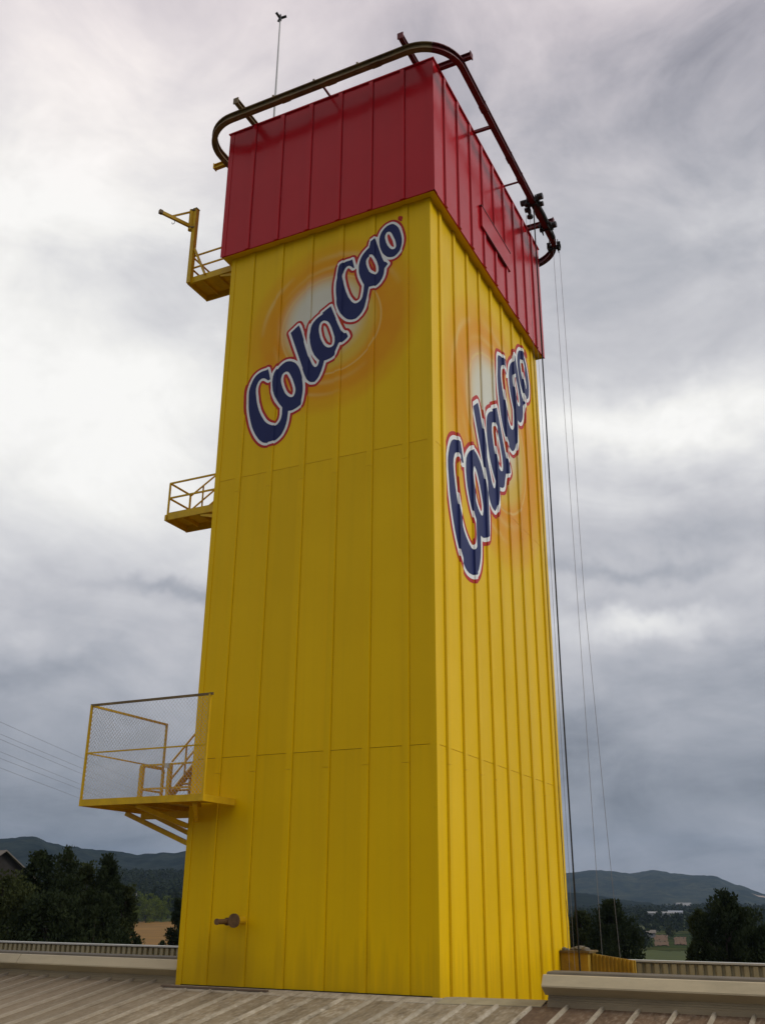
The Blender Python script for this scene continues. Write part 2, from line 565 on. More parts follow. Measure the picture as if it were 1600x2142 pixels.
def hill_mat(name, c1, c2, scar=None):
    m = Mat(name, 0.95, 0.0)
    col = m.mix(m.ramp(m.noise(0.012, 7, 0.65), [(0.40, 0.0), (0.62, 1.0)]), c1, c2)
    col = m.mix(m.ramp(m.noise(0.035, 6, 0.7), [(0.45, 0.0), (0.62, 0.85)]), col, tuple(x * 0.5 for x in c1))
    if scar:
        sx, sy, rad = scar
        x, y, z = m.sep()
        d = m.math('SQRT', m.math('ADD', m.math('POWER', m.math('SUBTRACT', x, sx), 2.0), m.math('POWER', m.math('SUBTRACT', y, sy), 2.0)))
        d = m.math('ADD', d, m.math('MULTIPLY', m.math('SUBTRACT', m.noise(0.02, 5, 0.6), 0.5), rad * 2.2))
        col = m.mix(m.ramp(m.math('DIVIDE', d, rad * 2), [(0.35, 1.0), (0.5, 0.0)]), col, (0.34, 0.27, 0.22))
    m.color(col)
    return m.m

def hills(name, label, prof, d0, depth, mat, rough, base_z=G - 3, seed=0.0):
    """a ridge: prof is (azimuth, crest height above the camera in metres) at distance d0, sloping off before and behind"""
    mb = MB()
    az0, az1 = prof[0][0], prof[-1][0]
    na = 260
    nd = 26
    vs2, fs2 = [], []
    for j in range(nd + 1):
        t = j / nd
        k = math.sin(math.pi * min(1.0, t / 0.62) / 2) ** 1.25 if t < 0.62 else math.cos(math.pi / 2 * (t - 0.62) / 0.38) ** 0.8
        for i in range(na + 1):
            az = az0 + (az1 - az0) * i / na
            h = prof[-1][1]
            for (a, ha), (b, hb) in zip(prof, prof[1:]):
                if a <= az <= b:
                    s = (az - a) / (b - a)
                    s = s * s * (3 - 2 * s) * 0.6 + s * 0.4
                    h = ha + (hb - ha) * s
                    break
            d = d0 + (t - 0.62) * depth
            p = polar(az, d)
            n = noise.fractal(Vector((p.x * 0.0035, p.y * 0.0035, seed)), 0.9, 2.1, 5)
            f = noise.noise(Vector((p.x * 0.05, p.y * 0.05, seed + 4)))
            z = base_z + (CAM.z + h - base_z) * k * (1 + 0.22 * n * (1 - k ** 6) ) + rough * f * k
            vs2.append((p.x, p.y, z))
    for j in range(nd):
        for i in range(na):
            a = j * (na + 1) + i
            fs2.append((a, a + 1, a + na + 2, a + na + 1))
    mb.add(vs2, fs2)
    return tag(mb.build(name, mat, smooth=True), label, 'hills', kind='structure')

def pr(pts, d, hor):
    return [(az, (hor - v - 2) * d / 2480.0) for az, v in pts]

D1 = 2700
hills('hills', 'dark wooded hill range behind the trees on the left', pr([(-75, 1800), (-62, 1770), (-55, 1782), (-50, 1765), (-47.5, 1762), (-46.1, 1756), (-45.4, 1750), (-44.8, 1748), (-44.0, 1763), (-43.0, 1773), (-41.9, 1779), (-41.0, 1785), (-39.9, 1791), (-39.0, 1790), (-38.2, 1783), (-37.6, 1784), (-36.8, 1776), (-35, 1768), (-30, 1790), (-24, 1830)], D1, 1890), D1, 2000,
      hill_mat('left hill scrub', (0.010, 0.017, 0.015), (0.028, 0.036, 0.027)), 5.0, seed=1.7)
D2 = 4600
sc = polar(-6.3, D2 - 700)
hills('hills', 'long blue-grey hill range on the horizon at the right', pr([(-30, 1840), (-24, 1822), (-20, 1834), (-16.2, 1828), (-14.7, 1819), (-12.7, 1826), (-11.6, 1819), (-10.5, 1827), (-8.7, 1833), (-7.6, 1849), (-6.2, 1870), (-4, 1884), (3, 1872), (12, 1850), (25, 1862)], D2, 1903), D2, 2400,
      hill_mat('right hill scrub', (0.014, 0.022, 0.017), (0.054, 0.058, 0.034), (sc.x, sc.y, 55)), 6.0, seed=8.2)
D3 = 2300
hills('hills', 'low dark ridge in front of the far range at the right', pr([(-30, 1880), (-22, 1862), (-16.2, 1868), (-14.9, 1873), (-13.4, 1884), (-11.6, 1893), (-10.6, 1906), (-10.1, 1900), (-9.2, 1889), (-8.0, 1893), (-6.3, 1899), (-2, 1888), (8, 1894), (20, 1880)], D3, 1903), D3, 900,
      hill_mat('low ridge wood', (0.010, 0.015, 0.011), (0.018, 0.024, 0.015)), 6.0, seed=3.9)

def plot(name, label, az0, az1, d0, d1, c1, c2, lift=0.35, row=None, skew=0.0):
    mb = MB()
    n, k = 14, 10
    vs2 = []
    for j in range(k + 1):
        for i in range(n + 1):
            d = d0 + (d1 - d0) * (j / k + 0.14 * noise.noise(Vector((i * .5, j * .4, d0 * .02 + 5))))
            az = az0 + (az1 - az0) * i / n + 0.16 * (az1 - az0) * noise.noise(Vector((i * .45, j * .6, d0 * .01)))
            p = polar(az, d)
            vs2.append((p.x, p.y, ground_h(p.x, p.y) + lift))
    mb.add(vs2, [(j * (n + 1) + i, j * (n + 1) + i + 1, (j + 1) * (n + 1) + i + 1, (j + 1) * (n + 1) + i) for j in range(k) for i in range(n)])
    m = Mat(name + ' soil', 0.95, 0.1)
    col = m.mix(m.ramp(m.noise(0.05, 6, 0.65), [(0.35, 0.0), (0.65, 1.0)]), c1, c2)
    if row:
        col = m.mix(m.ramp(m.noise(0.3, 3, 0.5, (0.08, 1.0, 1)), [(0.45, 0.0), (0.6, 0.7)]), col, row)
    m.color(col)
    return tag(mb.build(name, m.m, smooth=True), label, 'field', kind='structure')

plot('wheat_field', 'ripe ochre grain field beside the yellow tower at the left', -39.7, -37.0, 300, 640, (0.25, 0.135, 0.032), (0.19, 0.105, 0.026), row=(0.14, 0.08, 0.022))
plot('grass_field', 'light green meadow between the two dark trees at the right', -13.9, -9.8, 255, 400, (0.070, 0.085, 0.022), (0.055, 0.068, 0.02))
plot('earth_plot', 'bare reddish earth plot in the valley at the right', -11.9, -11.2, 470, 640, (0.15, 0.085, 0.05), (0.10, 0.07, 0.038))
plot('earth_plot', 'second bare earth plot, nearer the right-hand tree', -10.9, -10.3, 490, 600, (0.14, 0.08, 0.048), (0.10, 0.07, 0.038))
plot('scrub_field', 'mid-green field strip behind the dark trees at the right', -13.4, -11.6, 720, 980, (0.075, 0.085, 0.03), (0.06, 0.07, 0.03))

# ------------------------------------------------------------------ trees
def leaf_mat(name, c1, c2):
    m = Mat(name, 0.8, 0.05)
    r = m.noise(0.55, 3, 0.6)
    f = m.noise(6.0, 3, 0.6)
    col = m.mix(m.ramp(r, [(0.35, 0.0), (0.65, 1.0)]), c1, c2)
    col = m.mix(m.ramp(f, [(0.4, 0.0), (0.7, 0.5)]), col, tuple(x * 1.6 for x in c2))
    m.color(col)
    tr = m.node('ShaderNodeBsdfTranslucent')
    m.l.new(col, tr.inputs[0])
    mx2 = m.node('ShaderNodeMixShader')
    mx2.inputs[0].default_value = 0.2
    m.l.new(m.b.outputs[0], mx2.inputs[1])
    m.l.new(tr.outputs[0], mx2.inputs[2])
    m.l.new(mx2.outputs[0], m.n['Material Output'].inputs[0])
    return m.m
M_LEAF = leaf_mat('dark evergreen leaves', (0.013, 0.020, 0.009), (0.027, 0.036, 0.014))
M_LEAF2 = leaf_mat('olive leaves', (0.022, 0.030, 0.011), (0.042, 0.050, 0.017))
M_LEAF3 = leaf_mat('fresh green leaves', (0.060, 0.085, 0.010), (0.11, 0.13, 0.014))
M_BARK = plain('bark', (0.05, 0.038, 0.028), 0.9, 0.4, 8)

def crown_verts(rng, h, base, rad, shape, nclump, nleaf, lsize, spires=0):
    """leaf quads round many clumps spread through a crown envelope (local, base of the trunk at the origin)"""
    cl = []
    tops = [(0, 0, 1.0, rad)]
    for s in range(spires):
        a = rng.uniform(0, 6.283)
        q = rng.uniform(0.35, 0.75) * rad
        tops.append((q * math.cos(a), q * math.sin(a), rng.uniform(0.84, 0.96), rad * rng.uniform(0.55, 0.75)))
    for k in range(nclump):
        tx, ty, th, tr_ = tops[rng.randrange(len(tops))] if rng.random() < 0.6 else tops[0]
        t = rng.random() ** 0.8
        z = base + (h * th - base) * t
        if shape == 'cone':
            env = tr_ * (1 - t) ** 0.48 * (0.6 + 0.4 * min(1, t * 6)) + 0.10
        else:
            env = tr_ * math.sqrt(max(0.02, 1 - (2 * t - 0.9) ** 2 / 1.21)) * (0.85 + 0.3 * rng.random())
        a = rng.uniform(0, 6.283)
        q = env * math.sqrt(rng.uniform(0.10, 1.0))
        cl.append((tx + q * math.cos(a), ty + q * math.sin(a), z, (rng.uniform(0.15, 0.30) * rad + 0.10) * (1.0 - 0.55 * t)))
    g = np.random.default_rng(rng.randrange(1 << 30))
    C_ = np.array(cl)[g.integers(0, len(cl), nleaf)]
    v = np.clip(g.normal(0, 1, (nleaf, 3)), -1.55, 1.55) * np.array([1, 1, 1.5]) * (C_[:, 3:4] * 0.62)
    p = C_[:, :3] + v
    d = np.stack([v[:, 0] * 0.6 + g.normal(0, .3, nleaf), v[:, 1] * 0.6 + g.normal(0, .3, nleaf), np.abs(g.normal(.45, .3, nleaf)) + .1], 1)
    d /= np.linalg.norm(d, axis=1, keepdims=True)
    s_ = np.cross(d, g.normal(0, 1, (nleaf, 3)))
    s_ /= np.linalg.norm(s_, axis=1, keepdims=True)
    L_ = (lsize * g.uniform(.6, 1.4, nleaf))[:, None]
    W_ = L_ * 0.30
    q4 = np.stack([p - s_ * W_ * .4, p + d * L_ * .5 - s_ * W_, p + d * L_, p + d * L_ * .5 + s_ * W_], 1).reshape(-1, 3)
    return q4.tolist(), np.arange(nleaf * 4).reshape(-1, 4).tolist(), cl

def tree_meshes(seed, h, base, rad, shape, nclump, nleaf, lsize, mat, spires=0):
    rng = random.Random(seed)
    vs2, fs2, cl = crown_verts(rng, h, base, rad, shape, nclump, nleaf, lsize, spires)
    c = MB().add(vs2, fs2)
    cm = bpy.data.meshes.new('crown')
    cm.from_pydata(c.v, [], c.f)
    cm.materials.append(mat)
    t = MB()
    r0 = 0.016 * h + 0.05
    path = [Vector((0, 0, -0.6))]
    rad_ = [r0 * 1.5]
    for k in range(1, 7):
        path.append(Vector((rng.gauss(0, 0.12), rng.gauss(0, 0.12), h * 0.92 * k / 6)))
        rad_.append(r0 * (1 - 0.93 * k / 6))
    t.cone(path, rad_, 7)
    for cx, cy, cz, cr in cl[:: max(1, len(cl) // 16)]:
        z0 = max(base * 0.8, cz - math.hypot(cx, cy) * 0.9 - 0.3)
        t.cone([(0, 0, z0), (cx * .5, cy * .5, (z0 + cz) / 2 + .1), (cx, cy, cz)], [r0 * 0.35, r0 * 0.22, 0.02], 5)
    return t.mesh('trunk', M_BARK), cm

def tree(name, label, az, d, top, base_f, rad, shape, nclump, nleaf, lsize, mat, seed, spires=0, group=None, hor=1891):
    p = polar(az, d)
    gz = ground_h(p.x, p.y)
    ztop = CAM.z + (hor - top) * d / 2480.0 - 0.2
    h = ztop - gz
    tm, cm = tree_meshes(seed, h, h * base_f, rad, shape, nclump, nleaf, lsize, mat, spires)
    t = thing(name, label, 'tree', (p.x, p.y, gz), group)
    inst('trunk', tm, t, (p.x, p.y, gz))
    inst('crown', cm, t, (p.x, p.y, gz))
    return t

gl = 'dark trees behind the roof on the left'
tree('evergreen_tree', 'dark tree at the left picture edge below the gabled house', -46.0, 58, 1836, .12, 3.2, 'round', 180, 26400, 0.18, M_LEAF2, 11, group=gl)
tree('evergreen_tree', 'tall dark tree with a broad crown nearest the gabled house', -44.3, 63, 1788, .12, 2.5, 'cone', 195, 31200, 0.18, M_LEAF, 12, 4, group=gl)
tree('evergreen_tree', 'tallest dark tree of the left clump, pointed top', -43.05, 67, 1781, .12, 2.4, 'cone', 180, 31200, 0.18, M_LEAF, 13, 3, group=gl)
tree('evergreen_tree', 'lower dark tree filling the dip between two taller tops', -42.0, 70, 1812, .12, 2.5, 'round', 180, 28800, 0.18, M_LEAF2, 14, group=gl)
tree('evergreen_tree', 'slim pointed dark tree at the right of the left clump', -40.95, 69, 1793, .12, 1.9, 'cone', 165, 28800, 0.17, M_LEAF, 15, 2, group=gl)
tree('evergreen_tree', 'low dark tree at the right end of the left clump', -39.9, 71, 1850, .12, 1.6, 'round', 135, 21600, 0.17, M_LEAF2, 16, group=gl)
tree('evergreen_tree', 'dark front tree in the middle of the left clump', -43.6, 56, 1880, .1, 3.4, 'round', 165, 26400, 0.18, M_LEAF, 17, group=gl)
tree('evergreen_tree', 'dark front tree beneath the slim pointed one', -41.4, 57, 1872, .1, 2.6, 'round', 150, 24000, 0.18, M_LEAF, 18, group=gl)
tree('bush', 'small dark bush at the foot of the ochre field, left of it', -39.35, 64, 1935, .3, 1.0, 'round', 60, 8640, 0.15, M_LEAF, 19)
tree('evergreen_tree', 'dark narrow tree half hidden behind the left edge of the tower', -37.05, 95, 1878, .1, 1.5, 'cone', 120, 19200, 0.20, M_LEAF, 20, 1)
tree('bush', 'little round bush in front of the ochre field, by the tower', -37.75, 92, 1968, .3, .6, 'round', 36, 4320, 0.15, M_LEAF, 41)
tree('evergreen_tree', 'round dark tree just right of the tower behind the yellow box', -13.95, 78, 1893, .1, 2.4, 'round', 180, 31200, 0.19, M_LEAF, 21, hor=1903)
tree('evergreen_tree', 'low dark shrub tree against the right edge of the tower', -15.6, 82, 1912, .1, 1.7, 'round', 120, 19200, 0.19, M_LEAF2, 22, hor=1903)
tree('evergreen_tree', 'tall broad dark tree at the right behind the pale parapet', -8.25, 64, 1872, .1, 2.5, 'round', 210, 36000, 0.18, M_LEAF, 23, 4, hor=1903)
tree('evergreen_tree', 'lower left shoulder tree of the dark pair at the right', -9.55, 66, 1905, .1, 1.6, 'cone', 135, 21600, 0.18, M_LEAF2, 24, 2, hor=1903)
tree('evergreen_tree', 'low dark tree at the right picture edge beside the tall broad one', -6.6, 60, 1938, .1, 2.1, 'round', 150, 24000, 0.18, M_LEAF, 25, hor=1903)

# middle-distance trees: individuals share three crown meshes
proto = [tree_meshes(60, 9, 1.2, 2.6, 'round', 34, 1500, .6, M_LEAF), tree_meshes(61, 11, 1.0, 1.8, 'cone', 30, 1400, .6, M_LEAF, 1), tree_meshes(62, 8, 1.0, 3.0, 'round', 34, 1500, .6, M_LEAF2)]
PG = proto[:2] + [tree_meshes(63, 7, .6, 3.0, 'round', 30, 1500, .6, M_LEAF3)]
def mid_tree(name, label, az, d, k, s, group, pr_=proto):
    p = polar(az, d)
    gz = ground_h(p.x, p.y)
    t = thing(name, label, 'tree', (p.x, p.y, gz), group)
    t.scale = (s, s, s)
    t.rotation_euler.z = az * 7.3
    for nm, me in (('trunk', pr_[k][0]), ('crown', pr_[k][1])):
        o = bpy.data.objects.new(nm, me)
        COL.objects.link(o)
        o.parent = t
    return t

ORDW = ['leftmost', 'second from left', 'third from left', 'fourth from left', 'fifth from left', 'sixth from left', 'seventh from left', 'rightmost']
for i, (az, d, k, s) in enumerate(sorted([(-39.45, 700, 1, 1.5), (-39.2, 760, 1, 1.3), (-38.45, 720, 1, 1.7), (-38.2, 740, 1, 1.2), (-37.9, 700, 0, 1.3), (-37.35, 690, 1, 1.6), (-39.0, 690, 0, 1.3), (-38.7, 650, 2, 1.2)])):
    mid_tree('distant_tree', 'distant dark tree on the wooded slope beside the tower, %s of eight' % ORDW[i], az, d, k, s, 'distant trees on the left slope')
for i, (az, d, s) in enumerate(sorted([(-39.6, 470, 1.5), (-39.1, 520, 1.6), (-38.75, 490, 1.5), (-38.3, 500, 1.6), (-37.95, 510, 1.4), (-38.55, 560, 1.7), (-39.3, 590, 1.7), (-37.6, 545, 1.6)])):
    mid_tree('orchard_tree', 'bright green fruit tree above the ochre field, %s of eight' % ORDW[i], az, d * 1.28, 2, s * 1.1, 'green trees above the ochre field', PG)
for i, (az, d, k, s) in enumerate([(-13.0, 700, 0, 1.0), (-12.75, 430, 2, .8), (-12.2, 760, 1, 1.1), (-11.75, 800, 0, 1.1), (-11.05, 590, 2, .75), (-10.55, 770, 0, 1.1), (-10.0, 720, 1, 1.0), (-9.75, 480, 2, .9)]):
    mid_tree('distant_tree', 'distant dark tree in the right-hand valley, %s of eight' % ORDW[i], az, d, k, s, 'distant trees in the right valley')

# the far wood that reads as one mass
wv, wf = [], []
rng = random.Random(9)
def wood_tree(az, d, s):
    p = polar(az, d)
    gz = ground_h(p.x, p.y)
    for q in range(26):
        t = rng.random()
        c = p + Vector((rng.gauss(0, .9) * s * (1.2 - t), rng.gauss(0, .9) * s * (1.2 - t), gz + s * (0.3 + 3.6 * t)))
        d1 = Vector((rng.gauss(0, 1), rng.gauss(0, 1), rng.gauss(.6, .5))).normalized() * s * .55
        d2 = d1.cross(Vector((rng.gauss(0, 1), rng.gauss(0, 1), rng.gauss(0, 1)))).normalized() * s * .5
        o = len(wv)
        wv.extend([c - d2, c + d1, c + d2, c - d1 * .6])
        wf.append((o, o + 1, o + 2, o + 3))
for i in range(2600):
    wood_tree(rng.uniform(-50, -32), rng.uniform(740, 1450), rng.uniform(1.8, 3.2))
for i in range(1500):
    az = rng.uniform(-19, -3)
    d = rng.uniform(720, 1900)
    if 900 < d < 1300 and -12 < az < -10:
        continue
    wood_tree(az, d, rng.uniform(1.8, 3.0))
for i in range(220):
    az = rng.uniform(-19, -3)
    wood_tree(az, rng.uniform(420, 470), rng.uniform(1.2, 2.0)) if not -12.2 < az < -9.6 else None
wm = MB().add(wv, wf)
wmesh = bpy.data.meshes.new('far_wood')
wmesh.from_pydata(wm.v, [], wm.f)
wmesh.materials.append(M_LEAF)
tag(link('far_wood', wmesh), 'dark far-off woodland covering the valley and slopes', 'woodland', kind='stuff')

# ------------------------------------------------------------------ far buildings
M_RENDER = plain('white render', (0.24, 0.24, 0.235), 0.8, 0.1, .5)
M_GREY = plain('grey sheet', (0.25, 0.27, 0.30), 0.7, 0.15, .3)
M_TILE = plain('dusty roof tile', (0.19, 0.165, 0.135), 0.85, 0.3, 1.2)
M_DWALL = plain('dark timber wall', (0.035, 0.030, 0.026), 0.85, 0.3, 1.0)
M_GLASS = Mat('dark glass', 0.1).color((0.02, 0.025, 0.03)).m

def gable_house(name, label, az, d, w, l, eave, ridge, rz, mw, mr, nwin, windows=True, gz=None):
    p = polar(az, d)
    gz = ground_h(p.x, p.y) if gz is None else gz
    t = thing(name, label, 'building', (p.x, p.y, gz))
    t.rotation_euler.z = R(rz)
    def part(nm, mb, m, par=None):
        o = bpy.data.objects.new(nm, mb.mesh(nm, m))
        COL.objects.link(o)
        o.parent = par or t
        return o
    wl_ = MB()
    wl_.add([(-l / 2, -w / 2, -1), (l / 2, -w / 2, -1), (l / 2, w / 2, -1), (-l / 2, w / 2, -1), (-l / 2, -w / 2, eave), (l / 2, -w / 2, eave), (l / 2, w / 2, eave), (-l / 2, w / 2, eave), (-l / 2, 0, ridge - .15), (l / 2, 0, ridge - .15)],
            [(0, 1, 5, 4), (2, 3, 7, 6), (1, 2, 6, 9, 5), (3, 0, 4, 8, 7), (4, 5, 9, 8), (6, 7, 8, 9), (0, 3, 2, 1)])
    part('wall', wl_, mw)
    o_ = 0.6
    sl_ = (ridge - eave) / (w / 2)
    for s in (-1, 1):
        rf = MB()
        a = [(-l / 2 - o_, 0, ridge), (l / 2 + o_, 0, ridge), (l / 2 + o_, s * (w / 2 + o_), eave - sl_ * o_), (-l / 2 - o_, s * (w / 2 + o_), eave - sl_ * o_)]
        rf.add(a + [(x, y, z - .14) for x, y, z in a], [(0, 1, 2, 3), (7, 6, 5, 4), (0, 4, 5, 1), (1, 5, 6, 2), (2, 6, 7, 3), (3, 7, 4, 0)])
        part('roof', rf, mr)
    if windows:
        for k in range(nwin):
            x = -l / 2 + l * (k + .5) / nwin
            fr = part('window', MB().box((x - .9, -w / 2 - .06, eave * .35), (x + .9, -w / 2 + .02, eave * .75)), M_GREY)
            part('pane', MB().box((x - .75, -w / 2 - .09, eave * .35 + .15), (x + .75, -w / 2 - .065, eave * .75 - .15)), M_GLASS, fr)
    return t

gable_house('gabled_house', 'house with a dusty tiled gable roof behind trees at the left edge', -47.3, 120, 9, 12, 15.6, 19.0, 158, M_DWALL, M_TILE, 3)
gable_house('industrial_shed', 'long white industrial shed in the valley at the right', -11.4, 1120, 18, 30, 6.0, 7.5, 8, M_RENDER, M_RENDER, 6)
gable_house('industrial_shed', 'second white shed, right of the long white one', -10.7, 1140, 16, 14, 6.5, 8.0, 8, M_RENDER, M_GREY, 3)
gable_house('white_cottage', 'tiny white house on the low ridge above the white sheds', -10.25, 1750, 12, 22, 9, 13, 15, M_RENDER, M_RENDER, 3)
gable_house('grey_warehouse', 'grey warehouse at the right picture edge behind the dark trees', -5.9, 470, 18, 26, 6.0, 8.0, 5, M_GREY, M_GREY, 4)
gable_house('white_cottage', 'tiny white farmhouse among trees on the left slope', -39.35, 800, 9, 11, 9, 12, -30, M_RENDER, M_TILE, 2)
gable_house('low_farmhouse', 'small pale farm building left of the earth plots', -12.35, 600, 7, 11, 2.6, 3.8, 12, M_RENDER, M_TILE, 3)

# ------------------------------------------------------------------ power lines
ORD = ['topmost of the six thin power lines left of the mesh cage', 'second power line from the top, left of the mesh cage', 'third power line from the top, close under the second',
       'fourth power line from the top, left of the mesh cage', 'fifth power line from the top, close under the fourth', 'lowest of the six thin power lines left of the mesh cage']
for lab, (x, z), (dx, dy) in zip(ORD, [(-80.07, 21.2), (-79.79, 19.82), (-79.66, 19.22), (-79.37, 17.81), (-79.21, 17.06), (-78.99, 16.0)],
                                 [(-.408, .913), (-.415, .91), (-.43, .903), (-.441, .898), (-.439, .898), (-.457, .889)]):
    path = [(x + dx * t, 60 + dy * t, z + 0.00010 * (t - 15) ** 2 * (1 if t > 60 else 0.4)) for t in range(-30, 231, 20)]
    tag(MB().tube(path, 0.018, 5).build('power_line', M_ROPE), lab, 'power line', 'power lines')

# ------------------------------------------------------------------ factory roof in front of and behind the tower
def roof_mat(name, c1, c2, c3):
    m = Mat(name, 0.8, 0.12)
    n1_ = m.noise(1.6, 7, 0.7, (1, .5, 1))
    n2_ = m.noise(12, 5, 0.65, (1, .35, 1))
    n3_ = m.noise(.45, 4, 0.6)
    col = m.mix(m.ramp(n1_, [(0.35, 0.0), (0.62, 1.0)]), c1, c2)
    col = m.mix(m.ramp(n2_, [(0.46, 0.0), (0.64, 1.0)]), col, c3)
    col = m.mix(m.ramp(m.noise(5.0, 6, 0.7, (1, .25, 1), off=(4, 4, 4)), [(0.50, 0.0), (0.66, 0.75)]), col, tuple(x * .45 for x in c2))
    col = m.mix(m.ramp(n3_, [(0.45, 0.0), (0.7, 0.6)]), col, tuple(x * .62 for x in c1))
    west = m.ramp(m.math('MULTIPLY', m.math('ADD', m.sep()[0], 10.0), 0.14), [(0.0, 1.0), (1.0, 0.0)])
    col = m.mix(m.math('MULTIPLY', west, 0.75), col, tuple(a * b for a, b in zip(c2, (1.0, 0.98, 1.06))))
    rnd = m.objrand()
    col = m.mix(m.math('MULTIPLY', rnd, 0.45), col, tuple(x * .66 for x in c2))
    m.color(col)
    m.bump(n2_, 0.3, 0.01)
    return m.m
M_ROOFA = roof_mat('lichened roof sheet', (0.35, 0.285, 0.18), (0.255, 0.20, 0.12), (0.48, 0.42, 0.31))
M_ROOFB = roof_mat('brown roof sheet', (0.21, 0.14, 0.085), (0.15, 0.098, 0.06), (0.29, 0.22, 0.15))
M_RIB = roof_mat('pale roof rib', (0.46, 0.40, 0.29), (0.36, 0.305, 0.215), (0.54, 0.48, 0.37))
M_CREAM = plain('cream sheet metal', (0.60, 0.50, 0.31), 0.5, 0.18, 1.2, (0.25, 0.215, 0.14), stretch=(.3, 1, 1))
M_CREAMD = plain('cream ribbed sheet', (0.40, 0.36, 0.22), 0.6, 0.2, 2.0, (0.26, 0.225, 0.13))
M_CAPW = plain('pale coping', (0.52, 0.52, 0.47), 0.5, 0.15, 2.0)
M_CONC = plain('grey facade', (0.30, 0.29, 0.27), 0.85, 0.2, .6)
SL = 0.165
RZ = -0.03                      # height of the roof surface at y = 0
bld = thing('factory_building', 'factory with a shallow weathered sheet-metal roof under the yellow tower', 'building', (-8, -8, G))
RIDGE_Y = 0.18
rz_r = RZ + SL * RIDGE_Y
X0, X1 = -42.0, 34.0
MB().add([(X0, -30, RZ - SL * 30 - .03), (X1, -30, RZ - SL * 30 - .03), (X1, RIDGE_Y, rz_r - .03), (X0, RIDGE_Y, rz_r - .03),
          (X1, 11.6, rz_r - SL * 11.4 - .03), (X0, 11.6, rz_r - SL * 11.4 - .03),
          (X0, -30, RZ - SL * 30 - .3), (X1, -30, RZ - SL * 30 - .3), (X1, 11.6, rz_r - SL * 11.4 - .3), (X0, 11.6, rz_r - SL * 11.4 - .3)],
         [(0, 1, 2, 3), (3, 2, 4, 5), (0, 6, 7, 1), (5, 4, 8, 9), (6, 9, 8, 7), (0, 3, 5, 9, 6), (1, 7, 8, 4, 2)]).build('roof_deck', M_ROOFB, bld)
for a, b in (((X0 + .3, -29.7, G - 1), (X1 - .3, -29.4, -5.6)), ((X0 + .3, 11.1, G - 1), (X1 - .3, 11.4, -2.3)), ((X0 + .3, -29.4, G - 1), (X0 + .6, 11.1, -5.6)), ((X1 - .6, -29.4, G - 1), (X1 - .3, 11.1, -5.6))):
    MB().box(a, b).build('facade_wall', M_CONC, bld)
PITCH = 0.733
ys = [-30 + i * (29.94 / 3) for i in range(4)]
def sheet(w, end=None):
    m = MB()
    for j in range(len(ys) - 1):
        a, b = ys[j], ys[j + 1]
        if end is not None and j == len(ys) - 2:
            b = end
        t = .012
        z = lambda y, k: RZ + SL * y + k
        e = 0.004 * (2 - j)
        m.add([(-w / 2, a, z(a, t + e)), (w / 2, a, z(a, t + e)), (w / 2, b, z(b, t + e)), (-w / 2, b, z(b, t + e)), (-w / 2, a, z(a, 0)), (w / 2, a, z(a, 0)), (w / 2, b, z(b, 0)), (-w / 2, b, z(b, 0))],
              [(0, 1, 2, 3), (7, 6, 5, 4), (0, 4, 5, 1), (2, 6, 7, 3), (1, 5, 6, 2), (3, 7, 4, 0)])
    return m
def ribmesh(b=-.08):
    m = MB()
    a = -30
    sec = [(-.042, .013), (.042, .013), (.026, .072), (-.026, .072)]
    m.add([(x, a, RZ + SL * a + z) for x, z in sec] + [(x, b, RZ + SL * b + z) for x, z in sec], [(0, 1, 5, 4), (1, 2, 6, 5), (2, 3, 7, 6), (3, 0, 4, 7), (0, 3, 2, 1), (4, 5, 6, 7)])
    return m
sh_a = sheet(PITCH - .012).mesh('roof_sheet', M_ROOFA)
sh_b = sheet(PITCH - .012).mesh('roof_sheet', M_ROOFB)
sh_l = sheet(PITCH - .012, .22).mesh('roof_sheet', M_ROOFA)
rb_l = ribmesh(.20).mesh('roof_rib', M_RIB)
rb_m = ribmesh().mesh('roof_rib', M_RIB)
rb_t = ribmesh(-.50).mesh('roof_rib', M_RIB)
for k in range(-26, 16):
    x = 0.06 + PITCH * k
    inst('roof_rib', rb_t if -7.3 < x < 2.4 else (rb_l if x < 0 else rb_m), bld, (x, 0, 0))
    inst('roof_sheet', sh_b if (x + PITCH / 2 > 2.45) else (sh_l if x + PITCH < -7.22 else sh_a), bld, (x + PITCH / 2, 0, 0))
# flashings along the ridge and at the foot of the tower
MB().add([(-7.3, -.52, RZ - .066), (.10, -.52, RZ - .066), (.10, -.065, RZ + .012), (-7.3, -.065, RZ + .012), (-7.3, -.52, RZ - .12), (.10, -.52, RZ - .12), (.10, -.065, RZ - .1), (-7.3, -.065, RZ - .1)],
         [(0, 1, 2, 3), (0, 4, 5, 1), (3, 2, 6, 7), (0, 3, 7, 4), (1, 5, 6, 2), (4, 7, 6, 5)]).build('base_flashing', M_RIB, bld)
MB().add([(.11, -.52, RZ - .062), (2.44, -.34, RZ - .03), (2.46, .02, .035), (.42, .02, .012), (.16, -.06, .002), (.11, -.52, RZ - .16), (2.44, -.34, RZ - .14), (2.46, .5, -.14), (.16, .5, -.14)],
         [(0, 1, 2, 3, 4), (0, 5, 6, 1), (1, 6, 7, 2), (2, 7, 8, 4, 3), (0, 4, 8, 5), (5, 8, 7, 6)]).build('corner_flashing', plain('pale cream flashing', (0.36, 0.315, 0.20), .6, .25, 3), bld)
tag(MB().bar((-7.42, -.30, RZ - .005), (-4.30, -.30, RZ - .005), .10, .045).build('timber_batten', plain('brown timber', (0.20, 0.14, 0.095), .85, .4, 9, stretch=(.1, 1, 1)), bevel=.006),
    'brown timber batten lying along the foot of the tower', 'batten')

